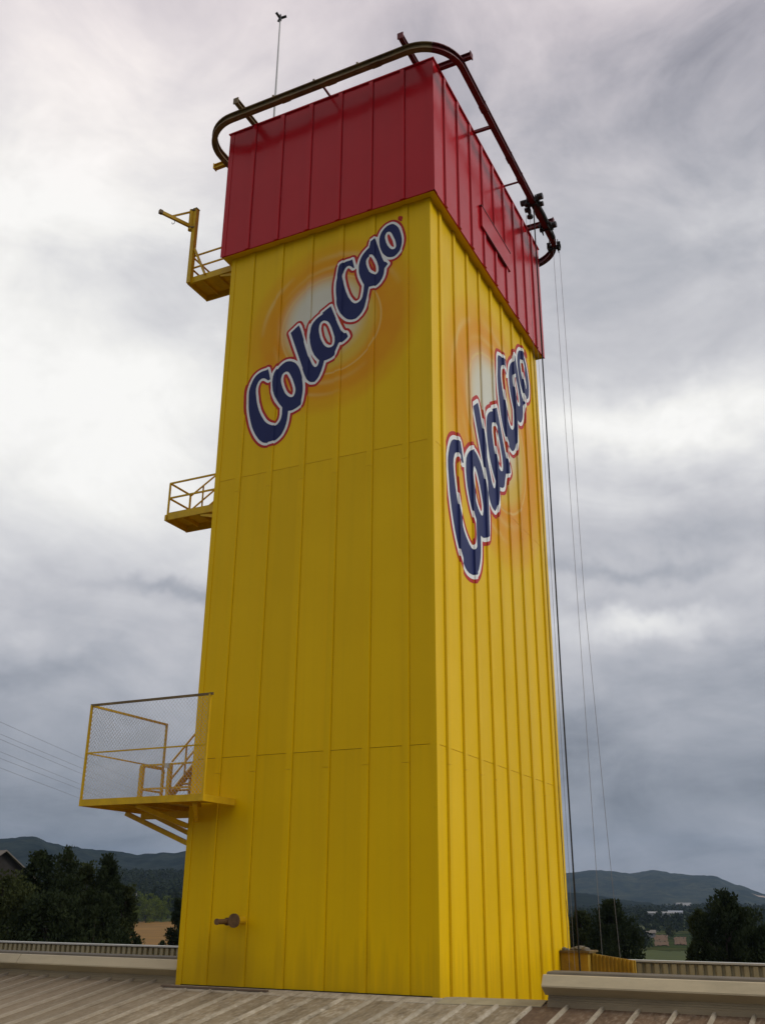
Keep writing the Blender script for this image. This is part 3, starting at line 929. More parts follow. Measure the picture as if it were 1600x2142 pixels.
# ridge ventilators
M_FLANGE = plain('dull brown-cream flange', (0.34, 0.27, 0.165), .65, .25, 1.5, (0.13, 0.10, 0.065), stretch=(.3, 1, 1))
def vent(label, xa, xb, cy=.16):
    t = thing('ridge_ventilator', label, 'ventilator', ((xa + xb) / 2, .12, RZ), 'ridge ventilators')
    def loft(pts, a, b, nm, mt):
        full = [(y + cy - .16, z) for y, z in pts] + [(cy + .16 - y, z) for y, z in reversed(pts)]
        m = MB()
        n = len(full)
        m.add([(a, y, z) for y, z in full] + [(b, y, z) for y, z in full], [(i, (i + 1) % n, n + (i + 1) % n, n + i) for i in range(n)] + [tuple(range(n)), tuple(range(2 * n - 1, n - 1, -1))])
        return m.build(nm, mt, t)
    loft([(-.30, -.18), (-.30, .02), (-.27, .03), (-.27, .06), (-.235, .065), (-.235, .105), (-.205, .11), (-.205, .15)], xa + .06, xb - .06, 'base_flange', M_FLANGE)
    n = 6
    step = (xb - xa) / n
    for k in range(n):
        a, b = xa + step * k, xa + step * (k + 1) - .012
        loft([(-.205, .152), (-.44, .315), (-.44, .345), (-.31, .535), (-.27, .545)], a, b, 'hood', M_CREAM)
    loft([(-.20, .548), (-.17, .585), (-.10, .595)], xa + .05, xb - .05, 'ridge_cap', plain('dull brown cap', (.15, .125, .085), .7, .3, 2))
    return t
vent('cream metal ridge ventilator running left from the foot of the tower', -40.0, -7.23, .60)
vent('cream metal ridge ventilator with angular open end, right of the tower', 2.50, 32.0)

# ribbed parapet along the far eave
par = thing('parapet', 'pale ribbed metal parapet with light coping along the far eave', 'parapet', (-10, 11.3, -2))
MB().box((-41, 11.22, -2.3), (33, 11.40, .33)).build('backing_sheet', M_CREAMD, par)
MB().box((-41.05, 11.06, .322), (33.05, 11.46, .375)).build('coping', M_CAPW, par)
pm = MB().add([(-.085, 11.215, -1.7), (.085, 11.215, -1.7), (.07, 11.11, -1.7), (-.07, 11.11, -1.7), (-.085, 11.215, .30), (.085, 11.215, .30), (.07, 11.11, .29), (-.07, 11.11, .29)],
              [(0, 1, 5, 4), (1, 2, 6, 5), (2, 3, 7, 6), (3, 0, 4, 7), (0, 3, 2, 1), (4, 5, 6, 7)]).mesh('sheet_rib', M_CREAMD)
k = -30.0
while k < 9.0:
    if k < -13.5 or k > .6:
        inst('sheet_rib', pm, par, (k, 0, 0))
    k += .262
MB().tube([(-41, 11.05, -.16), (-30, 11.05, -.11), (-22, 11.05, -.19), (-16, 11.05, -.14), (-9, 11.05, -.17)], .012, 5).build('cable', M_BLACK, par)

# ------------------------------------------------------------------ the tower
A, B = 7.2, 10.354
H, HT, OV = 22.0, 27.236, 0.284
Z1, Z2 = 13.81, 5.54
ZB = -3.0
tower = thing('tower', 'tall square yellow-clad tower with crimson top and printed lettering', 'tower', (-3.6, 5.18, -.1))
CAPW, CAPT, CAPD = 0.105, 0.088, 0.052
CAPDL = 0.042           # flatter strips on the wide wall
LR = [-0.82 - 1.112 * k for k in range(6)][::-1]
RR = [0.735 + 1.1225 * k for k in range(9)]
MB().box((-A + .05, .05, ZB), (-.05, B - .002, H)).build('core', M_GAP, tower)
MB().box((-A - .002, .06, ZB), (-A + .048, B, H)).build('side_wall', M_Y, tower)

def face_pt(face, u, z, d):
    """d metres proud of the wall plane"""
    return (u, -d, z) if face == 'L' else (d, u, z)

def slab(face, u0, u1, z0, z1, d0, d1):
    p, q = face_pt(face, u0, z0, d0), face_pt(face, u1, z1, d1)
    return MB().box([min(a, b) for a, b in zip(p, q)], [max(a, b) for a, b in zip(p, q)])

def capstrip(face, c, z0, z1, base=0.0, w=CAPW, t=CAPT, dp=CAPD, bot=True):
    m = MB()
    sec = [(c - w, base + .0005), (c + w, base + .0005), (c + t, base + dp), (c - t, base + dp)]
    m.add([face_pt(face, u, z0, d) for u, d in sec] + [face_pt(face, u, z1, d) for u, d in sec], [(0, 1, 5, 4), (1, 2, 6, 5), (2, 3, 7, 6), (3, 0, 4, 7), (0, 3, 2, 1), (4, 5, 6, 7)])
    return m

GAP = .012
for face, ribs, u0, u1, mt in (('L', LR, -A, 0.0, M_YL), ('R', RR, 0.0, B, M_YR)):
    edges = [u0 + .001] + ribs + [u1 - .001]
    for a, b in zip(edges, edges[1:]):
        for z0, z1 in ((ZB, Z2 - GAP / 2), (Z2 + GAP / 2, Z1 - GAP / 2), (Z1 + GAP / 2, H - .001)):
            slab(face, a + .004, b - .004, z0, z1, -.045, 0).build('panel', mt, tower)
    for c in ribs:
        for z0, z1 in ((ZB, Z2 - .42), (Z2 - .412, Z1 - .47), (Z1 - .462, H - .02)):
            capstrip(face, c, z0, z1, dp=CAPDL if face == 'L' else CAPD).build('cover_strip', mt, tower)
        if face == 'L':  # thin darker yellow line along one edge of each cover strip
            slab(face, c + CAPW + .001, c + CAPW + .010, ZB, H - .02, .0005, .006).build('joint_line', M_JLINE, tower)
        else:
            slab(face, c - CAPW - .028, c - CAPW - .001, ZB, H - .02, .0005, .007).build('joint_line', M_JLINE, tower)
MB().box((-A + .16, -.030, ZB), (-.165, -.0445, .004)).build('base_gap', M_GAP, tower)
# corner angles
TR = .018
MB().add([(TR, -TR, ZB), (-.16, -TR, ZB), (-.16, -.002, ZB), (.002, -.002, ZB), (.002, .16, ZB), (TR, .16, ZB)] + [(TR, -TR, H - .03), (-.16, -TR, H - .03), (-.16, -.002, H - .03), (.002, -.002, H - .03), (.002, .16, H - .03), (TR, .16, H - .03)],
         [(i, (i + 1) % 6, 6 + (i + 1) % 6, 6 + i) for i in range(6)]).build('corner_trim', M_Y, tower)
MB().box((-A - .02, -TR, ZB), (-A + .15, -.002, H - .03)).build('corner_trim', M_Y, tower)
MB().box((.002, B - .16, ZB), (TR, B + .02, H - .03)).build('corner_trim', M_Y, tower)
# head flashing under the soffit, soffit, red box
sf = MB()
sf.box((-A - OV + .003, -OV + .003, H), (OV - .003, B + OV - .003, H + .05))
sf.build('soffit', M_Y, tower)
for a, b in (((-A - OV, -OV - .06, H - .05), (OV + .06, -OV - .022, H + .06)), ((OV + .022, -OV - .02, H - .05), (OV + .06, B + OV + .04, H + .06)), ((-A - OV - .06, -OV - .06, H - .05), (-A - OV - .022, B + OV, H + .06))):
    pass
RX0, RX1, RY0, RY1 = -A - OV, OV, -OV, B + OV
MB().box((RX0 + .05, RY0 + .05, H + .072), (RX1 - .05, RY1 - .002, HT - .01)).build('red_core', M_GAP, tower)
MB().box((RX0, RY0 + .06, H + .072), (RX0 + .048, RY1, HT - .01)).build('red_side_wall', M_RED, tower)
LRR = [-0.78 - 1.135 * k for k in range(6)][::-1]
RRR = [0.62 + 1.138 * k for k in range(9)]

def rslab(face, u0, u1, z0, z1, d0, d1):
    o = OV
    return slab(face, u0, u1, z0, z1, d0 + o, d1 + o)
for face, ribs, u0, u1 in (('L', LRR, RX0, RX1), ('R', RRR, RY0, RY1)):
    edges = [u0 + .001] + ribs + [u1 - .001]
    for a, b in zip(edges, edges[1:]):
        rslab(face, a + .004, b - .004, H - .012, HT - .02, -.045, 0).build('red_panel', M_RED, tower)
    for i, c in enumerate(ribs):
        segs = [(H - .015, HT - .03)]
        if face == 'R' and 3.7 < c < 6.3:
            segs = [(H - .015, 23.40), (24.32, HT - .03)]
        for z0, z1 in segs:
            capstrip(face, c, z0, z1, OV, .085, .07, .05).build('red_cover_strip', M_RED, tower)
            if face == 'L':  # thin darker red line along one edge of each strip
                rslab(face, c + .086, c + .098, z0, z1, .0005, .007).build('red_joint_line', M_RJLINE, tower)
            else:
                rslab(face, c - .115, c - .086, z0, z1, .0005, .007).build('red_joint_line', M_RJLINE, tower)
MB().box((OV + .002, 3.70, 23.44), (OV + .085, 6.60, 24.28)).build('red_hatch', M_RED, tower, bevel=.01)
for a, b in (((3.66, 24.282), (6.66, 24.32)), ((4.05, 23.40), (6.14, 23.438))):
    MB().box((OV + .002, a[0], a[1]), (OV + .10, b[0], b[1])).build('hatch_rail', M_RSTEEL, tower)
# corner trims and coping of the red box
MB().add([(RX1 + TR, RY0 - TR, H - .02), (RX1 - .22, RY0 - TR, H - .02), (RX1 - .22, RY0 - .002, H - .02), (RX1 + .002, RY0 - .002, H - .02), (RX1 + .002, RY0 + .2, H - .02), (RX1 + TR, RY0 + .2, H - .02)] +
         [(RX1 + TR, RY0 - TR, HT - .03), (RX1 - .22, RY0 - TR, HT - .03), (RX1 - .22, RY0 - .002, HT - .03), (RX1 + .002, RY0 - .002, HT - .03), (RX1 + .002, RY0 + .2, HT - .03), (RX1 + TR, RY0 + .2, HT - .03)],
         [(i, (i + 1) % 6, 6 + (i + 1) % 6, 6 + i) for i in range(6)]).build('red_corner_trim', M_RED, tower)
MB().box((RX0 - .02, RY0 - TR, H - .02), (RX0 + .16, RY0 - .002, HT - .03)).build('red_corner_trim', M_RED, tower)
MB().box((RX1 + .002, RY1 - .16, H - .02), (RX1 + TR, RY1 + .02, HT - .03)).build('red_corner_trim', M_RED, tower)
cp = MB()
cp.box((RX0 - .06, RY0 - .06, HT - .03), (RX1 + .06, RY0 + .12, HT + .012))
cp.build('coping', M_RED, tower)
MB().box((RX1 - .12, RY0 + .122, HT - .03), (RX1 + .06, RY1 + .06, HT + .012)).build('coping', M_RED, tower)
MB().box((RX0 - .06, RY0 + .122, HT - .03), (RX0 + .12, RY1 + .06, HT + .012)).build('coping', M_RED, tower)
MB().box((RX0 + .05, RY0 + .05, HT - .2), (RX1 - .05, RY1, HT - .06)).build('roof_slab', M_CONC, tower)
# pipes through the wide wall
pp = thing('wall_pipe', 'short rusty pipe stub with round capped flange low on the tower', 'pipe', (-5.5, 0, 1.48))
MB().tube([(-5.26, .0, 1.50), (-5.26, -.45, 1.50)], .085, 12).build('pipe', M_YSTEEL, pp)
MB().tube([(-5.26, -.45, 1.50), (-5.26, -.49, 1.50)], .165, 18).build('end_plate', M_RUST, pp)
pq = thing('wall_pipe', 'thin pipe stub left of the round capped pipe on the tower', 'pipe', (-5.9, 0, 1.47))
MB().tube([(-5.66, .0, 1.47), (-5.66, -.62, 1.47)], .062, 12).build('pipe', M_RUST, pq)
MB().tube([(-5.66, -.16, 1.47), (-5.66, -.20, 1.47)], .095, 14).build('collar', M_RUST, pq)
MB().tube([(-5.66, -.60, 1.47), (-5.66, -.635, 1.47)], .075, 12).build('end_ring', M_RUST, pq)
# conduit down the far edge of the narrow wall
tag(MB().tube([(.05, 9.93, 21.8), (.05, 9.94, 14), (.05, 9.95, 5.2), (.06, 10.02, 2.2), (.08, 10.28, 1.2), (.09, 10.33, .7)], .009, 6).build('conduit', M_BLACK), 'thin dark cable running down the far edge of the narrow yellow wall', 'cable')

# ------------------------------------------------------------------ printed lettering, draped over the cover strips
S1 = [(-5.53,17.36),(-5.58,17.33),(-5.72,17.33),(-5.86,17.29),(-5.98,17.21),(-6.07,17.08),(-6.13,16.94),(-6.18,16.78),(-6.19,16.62),(-6.18,16.45),(-6.17,16.28),(-6.16,16.11),(-6.12,15.9),(-6.07,15.69),(-6.0,15.46),(-5.91,15.26),(-5.82,15.1),(-5.7,14.94),(-5.59,14.84),(-5.49,14.79),(-5.37,14.77),(-5.23,14.78),(-5.13,14.8),(-5.04,14.84),(-4.92,14.94),(-4.85,15.05),(-4.79,15.18),(-4.75,15.33),(-4.73,15.46),(-4.72,15.59),(-4.71,15.71),(-4.59,15.69),(-4.49,15.72),(-4.38,15.76),(-4.28,15.82),(-4.25,15.9),(-4.23,16.03),(-4.21,16.15),(-4.2,16.31),(-4.21,16.48),(-4.24,16.65),(-4.3,16.86),(-4.37,17.07),(-4.45,17.22),(-4.54,17.33),(-4.66,17.41),(-4.77,17.45),(-4.89,17.45),(-5.01,17.4),(-5.12,17.31),(-5.22,17.21),(-5.28,17.11),(-5.31,16.96),(-5.32,16.81),(-5.3,16.64),(-5.27,16.48),(-5.2,16.3),(-5.13,16.15),(-5.03,16.0),(-4.93,15.88),(-4.93,15.75),(-4.93,15.6),(-4.96,15.48),(-5.02,15.38),(-5.1,15.31),(-5.2,15.3),(-5.3,15.34),(-5.43,15.43),(-5.54,15.54),(-5.65,15.71),(-5.75,15.9),(-5.82,16.1),(-5.87,16.27),(-5.9,16.47),(-5.93,16.64),(-5.93,16.79),(-5.9,16.9),(-5.85,16.99),(-5.77,17.06),(-5.67,17.07),(-5.58,17.02),(-5.49,16.94),(-5.42,16.97),(-5.46,17.12),(-5.49,17.26)]
H1 = [(-4.84,17.1),(-4.92,17.09),(-4.99,17.04),(-5.02,16.94),(-5.03,16.83),(-5.0,16.69),(-4.94,16.52),(-4.86,16.35),(-4.79,16.26),(-4.7,16.18),(-4.63,16.15),(-4.56,16.16),(-4.52,16.21),(-4.49,16.3),(-4.49,16.42),(-4.53,16.56),(-4.58,16.7),(-4.63,16.83),(-4.71,16.98),(-4.77,17.07)]
S2 = [(-4.48,18.66),(-4.76,18.46),(-4.69,18.26),(-4.62,18.05),(-4.53,17.8),(-4.44,17.57),(-4.35,17.31),(-4.27,17.08),(-4.2,16.87),(-4.14,16.73),(-4.08,16.61),(-4.01,16.54),(-3.93,16.5),(-3.83,16.49),(-3.75,16.55),(-3.68,16.65),(-3.62,16.78),(-3.58,16.9),(-3.54,17.04),(-3.52,17.15),(-3.41,17.15),(-3.29,17.18),(-3.19,17.23),(-3.14,17.3),(-3.11,17.4),(-3.06,17.5),(-3.01,17.61),(-2.96,17.62),(-2.86,17.66),(-2.77,17.72),(-2.72,17.78),(-2.75,17.87),(-2.79,17.93),(-2.85,17.93),(-2.94,18.02),(-3.0,18.14),(-3.06,18.29),(-3.12,18.45),(-3.2,18.64),(-3.28,18.85),(-3.35,19.04),(-3.64,18.88),(-3.62,18.83),(-3.7,18.8),(-3.81,18.74),(-3.9,18.67),(-3.98,18.58),(-4.03,18.46),(-4.05,18.31),(-4.06,18.14),(-4.05,17.96),(-4.01,17.78),(-3.97,17.64),(-3.9,17.48),(-3.81,17.34),(-3.69,17.2),(-3.7,17.13),(-3.73,17.05),(-3.78,17.0),(-3.84,17.0),(-3.91,17.07),(-3.97,17.2),(-4.04,17.35),(-4.11,17.54),(-4.16,17.7),(-4.22,17.89),(-4.27,18.08),(-4.32,18.24),(-4.38,18.43),(-4.43,18.57)]
H2 = [(-3.55,18.58),(-3.62,18.58),(-3.7,18.53),(-3.74,18.43),(-3.75,18.29),(-3.72,18.13),(-3.68,17.97),(-3.61,17.81),(-3.54,17.69),(-3.45,17.6),(-3.36,17.56),(-3.27,17.56),(-3.21,17.6),(-3.18,17.68),(-3.17,17.8),(-3.19,17.94),(-3.24,18.08),(-3.29,18.24),(-3.35,18.39),(-3.43,18.51)]
S3 = [(-2.63,20.55),(-2.7,20.53),(-2.8,20.54),(-2.89,20.53),(-2.97,20.5),(-3.04,20.48),(-3.09,20.41),(-3.11,20.32),(-3.12,20.2),(-3.15,20.03),(-3.18,19.9),(-3.19,19.75),(-3.19,19.6),(-3.18,19.46),(-3.16,19.3),(-3.14,19.14),(-3.12,18.99),(-3.07,18.84),(-3.02,18.72),(-2.95,18.6),(-2.85,18.48),(-2.76,18.4),(-2.65,18.35),(-2.55,18.33),(-2.46,18.34),(-2.37,18.4),(-2.29,18.47),(-2.23,18.56),(-2.18,18.66),(-2.15,18.78),(-2.12,18.91),(-2.09,19.06),(-2.07,19.19),(-2.05,19.31),(-1.97,19.32),(-1.9,19.32),(-1.85,19.31),(-1.78,19.33),(-1.7,19.38),(-1.64,19.45),(-1.58,19.54),(-1.54,19.65),(-1.52,19.77),(-1.51,19.88),(-1.46,19.92),(-1.4,19.99),(-1.44,20.06),(-1.47,20.09),(-1.53,20.12),(-1.58,20.23),(-1.63,20.38),(-1.68,20.55),(-1.74,20.73),(-1.79,20.9),(-1.84,21.06),(-1.98,20.99),(-1.99,20.92),(-2.01,20.83),(-2.09,20.77),(-2.19,20.69),(-2.28,20.59),(-2.34,20.48),(-2.38,20.35),(-2.4,20.21),(-2.4,20.06),(-2.38,19.92),(-2.33,19.76),(-2.28,19.64),(-2.21,19.49),(-2.2,19.47),(-2.21,19.35),(-2.22,19.24),(-2.24,19.13),(-2.26,19.03),(-2.31,18.95),(-2.38,18.9),(-2.45,18.88),(-2.53,18.9),(-2.61,18.97),(-2.69,19.09),(-2.76,19.22),(-2.82,19.38),(-2.87,19.54),(-2.91,19.69),(-2.94,19.84),(-2.96,19.98),(-2.95,20.09),(-2.93,20.19),(-2.88,20.28),(-2.82,20.34),(-2.74,20.35),(-2.67,20.3),(-2.61,20.23),(-2.59,20.2),(-2.55,20.22),(-2.58,20.32),(-2.61,20.45)]
H3 = [(-1.98,20.51),(-2.05,20.47),(-2.12,20.42),(-2.15,20.34),(-2.15,20.24),(-2.12,20.12),(-2.08,20.01),(-2.03,19.89),(-1.96,19.81),(-1.9,19.76),(-1.84,19.73),(-1.77,19.75),(-1.72,19.81),(-1.71,19.9),(-1.72,20.02),(-1.76,20.16),(-1.8,20.27),(-1.85,20.38),(-1.91,20.47)]
S4 = [(-1.27,21.44),(-1.37,21.43),(-1.46,21.4),(-1.54,21.34),(-1.61,21.26),(-1.66,21.16),(-1.7,21.04),(-1.7,20.91),(-1.69,20.78),(-1.66,20.64),(-1.62,20.53),(-1.57,20.42),(-1.5,20.33),(-1.42,20.25),(-1.33,20.21),(-1.24,20.19),(-1.15,20.21),(-1.06,20.28),(-1.0,20.35),(-0.96,20.46),(-0.93,20.59),(-0.92,20.71),(-0.94,20.87),(-0.98,21.04),(-1.03,21.19),(-1.09,21.29),(-1.17,21.38)]
H4 = [(-1.38,21.18),(-1.44,21.17),(-1.49,21.11),(-1.51,21.02),(-1.49,20.9),(-1.46,20.78),(-1.41,20.66),(-1.35,20.56),(-1.28,20.49),(-1.22,20.47),(-1.16,20.48),(-1.12,20.54),(-1.12,20.61),(-1.14,20.71),(-1.17,20.84),(-1.23,20.97),(-1.27,21.08),(-1.32,21.15)]
D_ = [(-0.88,21.51),(-0.89,21.46),(-0.93,21.43),(-0.98,21.44),(-1.02,21.47),(-1.06,21.52),(-1.07,21.57),(-1.06,21.62),(-1.03,21.65),(-0.98,21.64),(-0.93,21.61),(-0.89,21.56)]
RINGS = [S1, H1, S2, H2, S3, H3, S4, H4]

def smooth(poly, keep=38.0):
    """one Chaikin pass that keeps sharp corners"""
    out = []
    n = len(poly)
    for i in range(n):
        a, b, c = (np.array(poly[i - 1]), np.array(poly[i]), np.array(poly[(i + 1) % n]))
        u, v = b - a, c - b
        cs = np.dot(u, v) / (np.linalg.norm(u) * np.linalg.norm(v) + 1e-9)
        if math.degrees(math.acos(max(-1, min(1, cs)))) > keep:
            out.append(tuple(b))
        else:
            out.append(tuple(b * .75 + a * .25))
            out.append(tuple(b * .75 + c * .25))
    return out

RS = [smooth(r) for r in RINGS]
res = 0.018
gx = np.arange(-6.75, -0.40, res)
gz_ = np.arange(14.2, 22.0, res)
GX, GZ = np.meshgrid(gx, gz_)
def inside(poly):
    p = np.array(poly)
    q = np.roll(p, -1, 0)
    c = np.zeros(GX.shape, bool)
    for (x0, z0), (x1, z1) in zip(p, q):
        if z0 == z1:
            continue
        c ^= ((z0 > GZ) != (z1 > GZ)) & (GX < (x1 - x0) * (GZ - z0) / (z1 - z0) + x0)
    return c
def seg_dist(polys_, lim=0.24):
    D = np.full(GX.shape, lim)
    for poly in polys_:
        p = np.array(poly)
        q = np.roll(p, -1, 0)
        for a, b in zip(p, q):
            i0 = max(0, int((min(a[0], b[0]) - lim - gx[0]) / res)); i1 = int((max(a[0], b[0]) + lim - gx[0]) / res) + 2
            j0 = max(0, int((min(a[1], b[1]) - lim - gz_[0]) / res)); j1 = int((max(a[1], b[1]) + lim - gz_[0]) / res) + 2
            sx_, sz_ = GX[j0:j1, i0:i1] - a[0], GZ[j0:j1, i0:i1] - a[1]
            e = b - a
            t = np.clip((sx_ * e[0] + sz_ * e[1]) / (e @ e + 1e-12), 0, 1)
            d = np.hypot(sx_ - t * e[0], sz_ - t * e[1])
            D[j0:j1, i0:i1] = np.minimum(D[j0:j1, i0:i1], d)
    return D
INB = [inside(RS[i]) & ~inside(RS[i + 1]) for i in (0, 2, 4, 6)]
inb = INB[0] | INB[1] | INB[2] | INB[3]
D = seg_dist(RS)
SD = np.where(inb, -D, D)

def contours(field, lev):
    """marching squares -> closed loops of (x, z)"""
    f = field - lev
    f = np.where(np.abs(f) < 1e-6, 1e-6, f)
    s = f < 0
    nz, nx = f.shape
    code = s[:-1, :-1] * 1 + s[:-1, 1:] * 2 + s[1:, 1:] * 4 + s[1:, :-1] * 8
    nxt = {}
    pt = {}
    def ep(kind, j, i):
        k = (kind, j, i)
        if k not in pt:
            if kind == 'h':
                t = f[j, i] / (f[j, i] - f[j, i + 1])
                pt[k] = (gx[i] + t * res, gz_[j])
            else:
                t = f[j, i] / (f[j, i] - f[j + 1, i])
                pt[k] = (gx[i], gz_[j] + t * res)
        return k
    TAB = {1: [('l', 'b')], 2: [('b', 'r')], 3: [('l', 'r')], 4: [('r', 't')], 5: [('l', 'b'), ('r', 't')], 6: [('b', 't')], 7: [('l', 't')],
           8: [('t', 'l')], 9: [('t', 'b')], 10: [('b', 'r'), ('t', 'l')], 11: [('t', 'r')], 12: [('r', 'l')], 13: [('r', 'b')], 14: [('b', 'l')]}
    for j, i in zip(*np.nonzero((code > 0) & (code < 15))):
        E_ = {'b': ('h', j, i), 't': ('h', j + 1, i), 'l': ('v', j, i), 'r': ('v', j, i + 1)}
        for a, b in TAB[int(code[j, i])]:
            nxt[ep(*E_[a])] = ep(*E_[b])
    loops = []
    seen = set()
    for k in list(nxt):
        if k in seen:
            continue
        lp = []
        c = k
        while c in nxt and c not in seen:
            seen.add(c)
            lp.append(pt[c])
            c = nxt[c]
        if len(lp) > 8:
            loops.append(lp)
    return loops

def simplify(lp, tol=0.0045):
    P_ = np.array(lp)
    def dp(i, j):
        if j - i < 2:
            return []
        a, b = P_[i], P_[j]
        e = b - a
        L_ = np.hypot(*e) + 1e-12
        q = P_[i + 1:j] - a
        d = np.abs(q[:, 0] * e[1] - q[:, 1] * e[0]) / L_
        k = int(d.argmax())
        if d[k] < tol:
            return []
        k += i + 1
        return dp(i, k) + [k] + dp(k, j)
    n = len(P_)
    h = n // 2
    idx = [0] + dp(0, h) + [h] + dp(h, n - 1)
    return [tuple(P_[k]) for k in idx]

def sample(field, x, z):
    return field[min(max(int(round((z - gz_[0]) / res)), 0), field.shape[0] - 1), min(max(int(round((x - gx[0]) / res)), 0), field.shape[1] - 1)]

def triangulate(loops, test):
    vs2, es = [], []
    for lp in loops:
        o = len(vs2)
        vs2 += [Vector(p) for p in lp]
        es += [(o + i, o + (i + 1) % len(lp)) for i in range(len(lp))]
    r = delaunay_2d_cdt(vs2, es, [], 1, 1e-6)
    pv, pf = r[0], r[2]
    keep = []
    for f in pf:
        c = sum((pv[i] for i in f), Vector((0, 0))) / len(f)
        if test(c.x, c.y):
            keep.append(tuple(f))
    return pv, keep

WW, RW = 0.082, 0.078
def layer(field, lev):
    lp = [simplify(l) for l in contours(field, lev)]
    return triangulate([l for l in lp if len(l) > 2], lambda x, z: sample(field, x, z) < lev)
lay_red = layer(SD, WW + RW)
lay_white = layer(SD, WW)
blue_parts = []
for q in range(4):
    fld = np.where(INB[q], -D, D)
    blue_parts.append(layer(fld, 0.0))
dotv = ([Vector(p) for p in D_], [tuple(range(len(D_)))])

def prof(face, u):
    ribs = LR if face == 'L' else RR
    CAPD_ = CAPDL if face == 'L' else CAPD
    for c in ribs:
        a = abs(u - c)
        if a <= CAPT:
            return CAPD_
        if a < CAPW:
            return CAPD_ * (CAPW - a) / (CAPW - CAPT)
    return 0.0

def drape(name, data, face, lift, mat, label=None):
    pv, pf = data
    bm = bmesh.new()
    vv = []
    for p in pv:
        x, z = p.x, p.y
        if face == 'R':
            x, z = RM[0][0] * x + RM[1][0] * z + RM[2][0], RM[0][1] * x + RM[1][1] * z + RM[2][1]
        vv.append(bm.verts.new((x, 0, z)))
    for f in pf:
        try:
            bm.faces.new([vv[i] for i in f])
        except ValueError:
            pass
    for c in (LR if face == 'L' else RR):
        for e in (-CAPW, -CAPT, CAPT, CAPW):
            bmesh.ops.bisect_plane(bm, geom=bm.verts[:] + bm.edges[:] + bm.faces[:], dist=1e-5, plane_co=(c + e, 0, 0), plane_no=(1, 0, 0))
    for v in bm.verts:
        u, z = v.co.x, v.co.z
        d = prof(face, u) + lift
        v.co = Vector(face_pt(face, u, z, d))
    bmesh.ops.delete(bm, geom=[v for v in bm.verts if not v.link_faces], context='VERTS')
    bm.normal_update()
    want = Vector((0, -1, 0)) if face == 'L' else Vector((1, 0, 0))
    for f in bm.faces:
        if f.normal.dot(want) < 0:
            f.normal_flip()
    me = bpy.data.meshes.new(name)
    bm.to_mesh(me)
    bm.free()
    me.materials.append(mat)
    o = link(name, me, tower)
    if label:
        o['label'] = label
    return o
for face, wd in (('L', 'wide'), ('R', 'narrow')):
    ro = drape('lettering_red_edge', lay_red, face, .004, M_PRED)
    drape('registered_dot', dotv, face, .005, M_PRED)
    wo_ = drape('lettering_white_edge', lay_white, face, .008, M_WHITE)
    for q, nm in enumerate(('blue_lettering',) * 4):
        drape(nm, blue_parts[q], face, .012, M_BLUE)

# ------------------------------------------------------------------ monorail round the top for the facade gondola
TX0, TX1, TY0, TY1, TRAD = -8.28, 1.08, -1.08, 11.45, 1.36
TZ = HT - .15
def arc(cx, cy, a0, a1, n=12):
    return [(cx + TRAD * math.cos(R(a0 + (a1 - a0) * k / n)), cy + TRAD * math.sin(R(a0 + (a1 - a0) * k / n)), TZ) for k in range(n + 1)]
mono = thing('monorail_track', 'steel monorail loop on brackets around the red tower top', 'track', (-3.6, 5.2, HT))
front = arc(TX0 + TRAD, TY1 - TRAD, 135, 180, 6)[:-1] + arc(TX0 + TRAD, TY0 + TRAD, 180, 270) + arc(TX1 - TRAD, TY0 + TRAD, 270, 305, 5)
right = arc(TX1 - TRAD, TY0 + TRAD, 305, 360, 7) + arc(TX1 - TRAD, TY1 - TRAD, 0, 90)
back = arc(TX1 - TRAD, TY1 - TRAD, 90, 90, 1)[:1] + arc(TX0 + TRAD, TY1 - TRAD, 90, 135, 6)
sec_ = isec(.20, .26, .035)
MB().sweep(front, sec_).build('front_rail', M_OCHRE, mono)
MB().sweep(right, sec_).build('side_rail', M_RSTEEL, mono)
MB().sweep(back, sec_).build('rear_rail', M_OCHRE, mono)
BZ = HT + .13
def bracket(a, b, mat, plate=True):
    a, b = Vector(a), Vector(b)
    o = MB().sweep([a, b], isec(.15, .20, .025)).build('bracket', mat, mono)
    d = (b - a).normalized()
    s = Vector((0, 0, 1)).cross(d)
    g = MB()
    e = b - d * .32
    g.add([e + s * .012 + Vector((0, 0, -.10)), b + s * .012 + Vector((0, 0, -.10)), b + s * .012 + Vector((0, 0, -.26)), e + s * .012 + Vector((0, 0, -.40)),
           e - s * .012 + Vector((0, 0, -.10)), b - s * .012 + Vector((0, 0, -.10)), b - s * .012 + Vector((0, 0, -.26)), e - s * .012 + Vector((0, 0, -.40))],
          [(0, 1, 2, 3), (7, 6, 5, 4), (0, 4, 5, 1), (1, 5, 6, 2), (2, 6, 7, 3), (3, 7, 4, 0)])
    MB().box(b - Vector((.11, .11, .11)), b + Vector((.11, .11, .12))).build('end_plate', mat, o) if False else None
    pl = MB()
    pl.bar(b, b + d * .03, .2, .24)
    pl.build('end_plate', mat, o)
    return o
bracket((-.32, 1.0, BZ), (-.32, -1.42, BZ), M_RSTEEL)
bracket((-6.52, 1.0, BZ), (-6.52, -1.42, BZ), M_OCHRE)
bracket((-1.5, .26, BZ), (1.40, .26, BZ), M_RSTEEL)
bracket((-1.0, 9.35, BZ), (1.36, 9.35, BZ), M_RSTEEL)
bracket((-6.5, .95, BZ), (-9.05, .95, BZ), M_YSTEEL)
bracket((-6.5, 9.4, BZ), (-8.65, 9.4, BZ), M_OCHRE)
for a, b, w in (((-3.47, .3, HT + .04), (-3.47, -1.10, HT + .01), .06), ((-.3, 3.36, HT + .04), (1.10, 3.36, HT + .01), .10), ((-.3, 6.46, HT + .04), (1.08, 6.46, HT + .01), .055)):
    MB().bar(a, b, w, w).build('tie_bar', M_RSTEEL, mono)
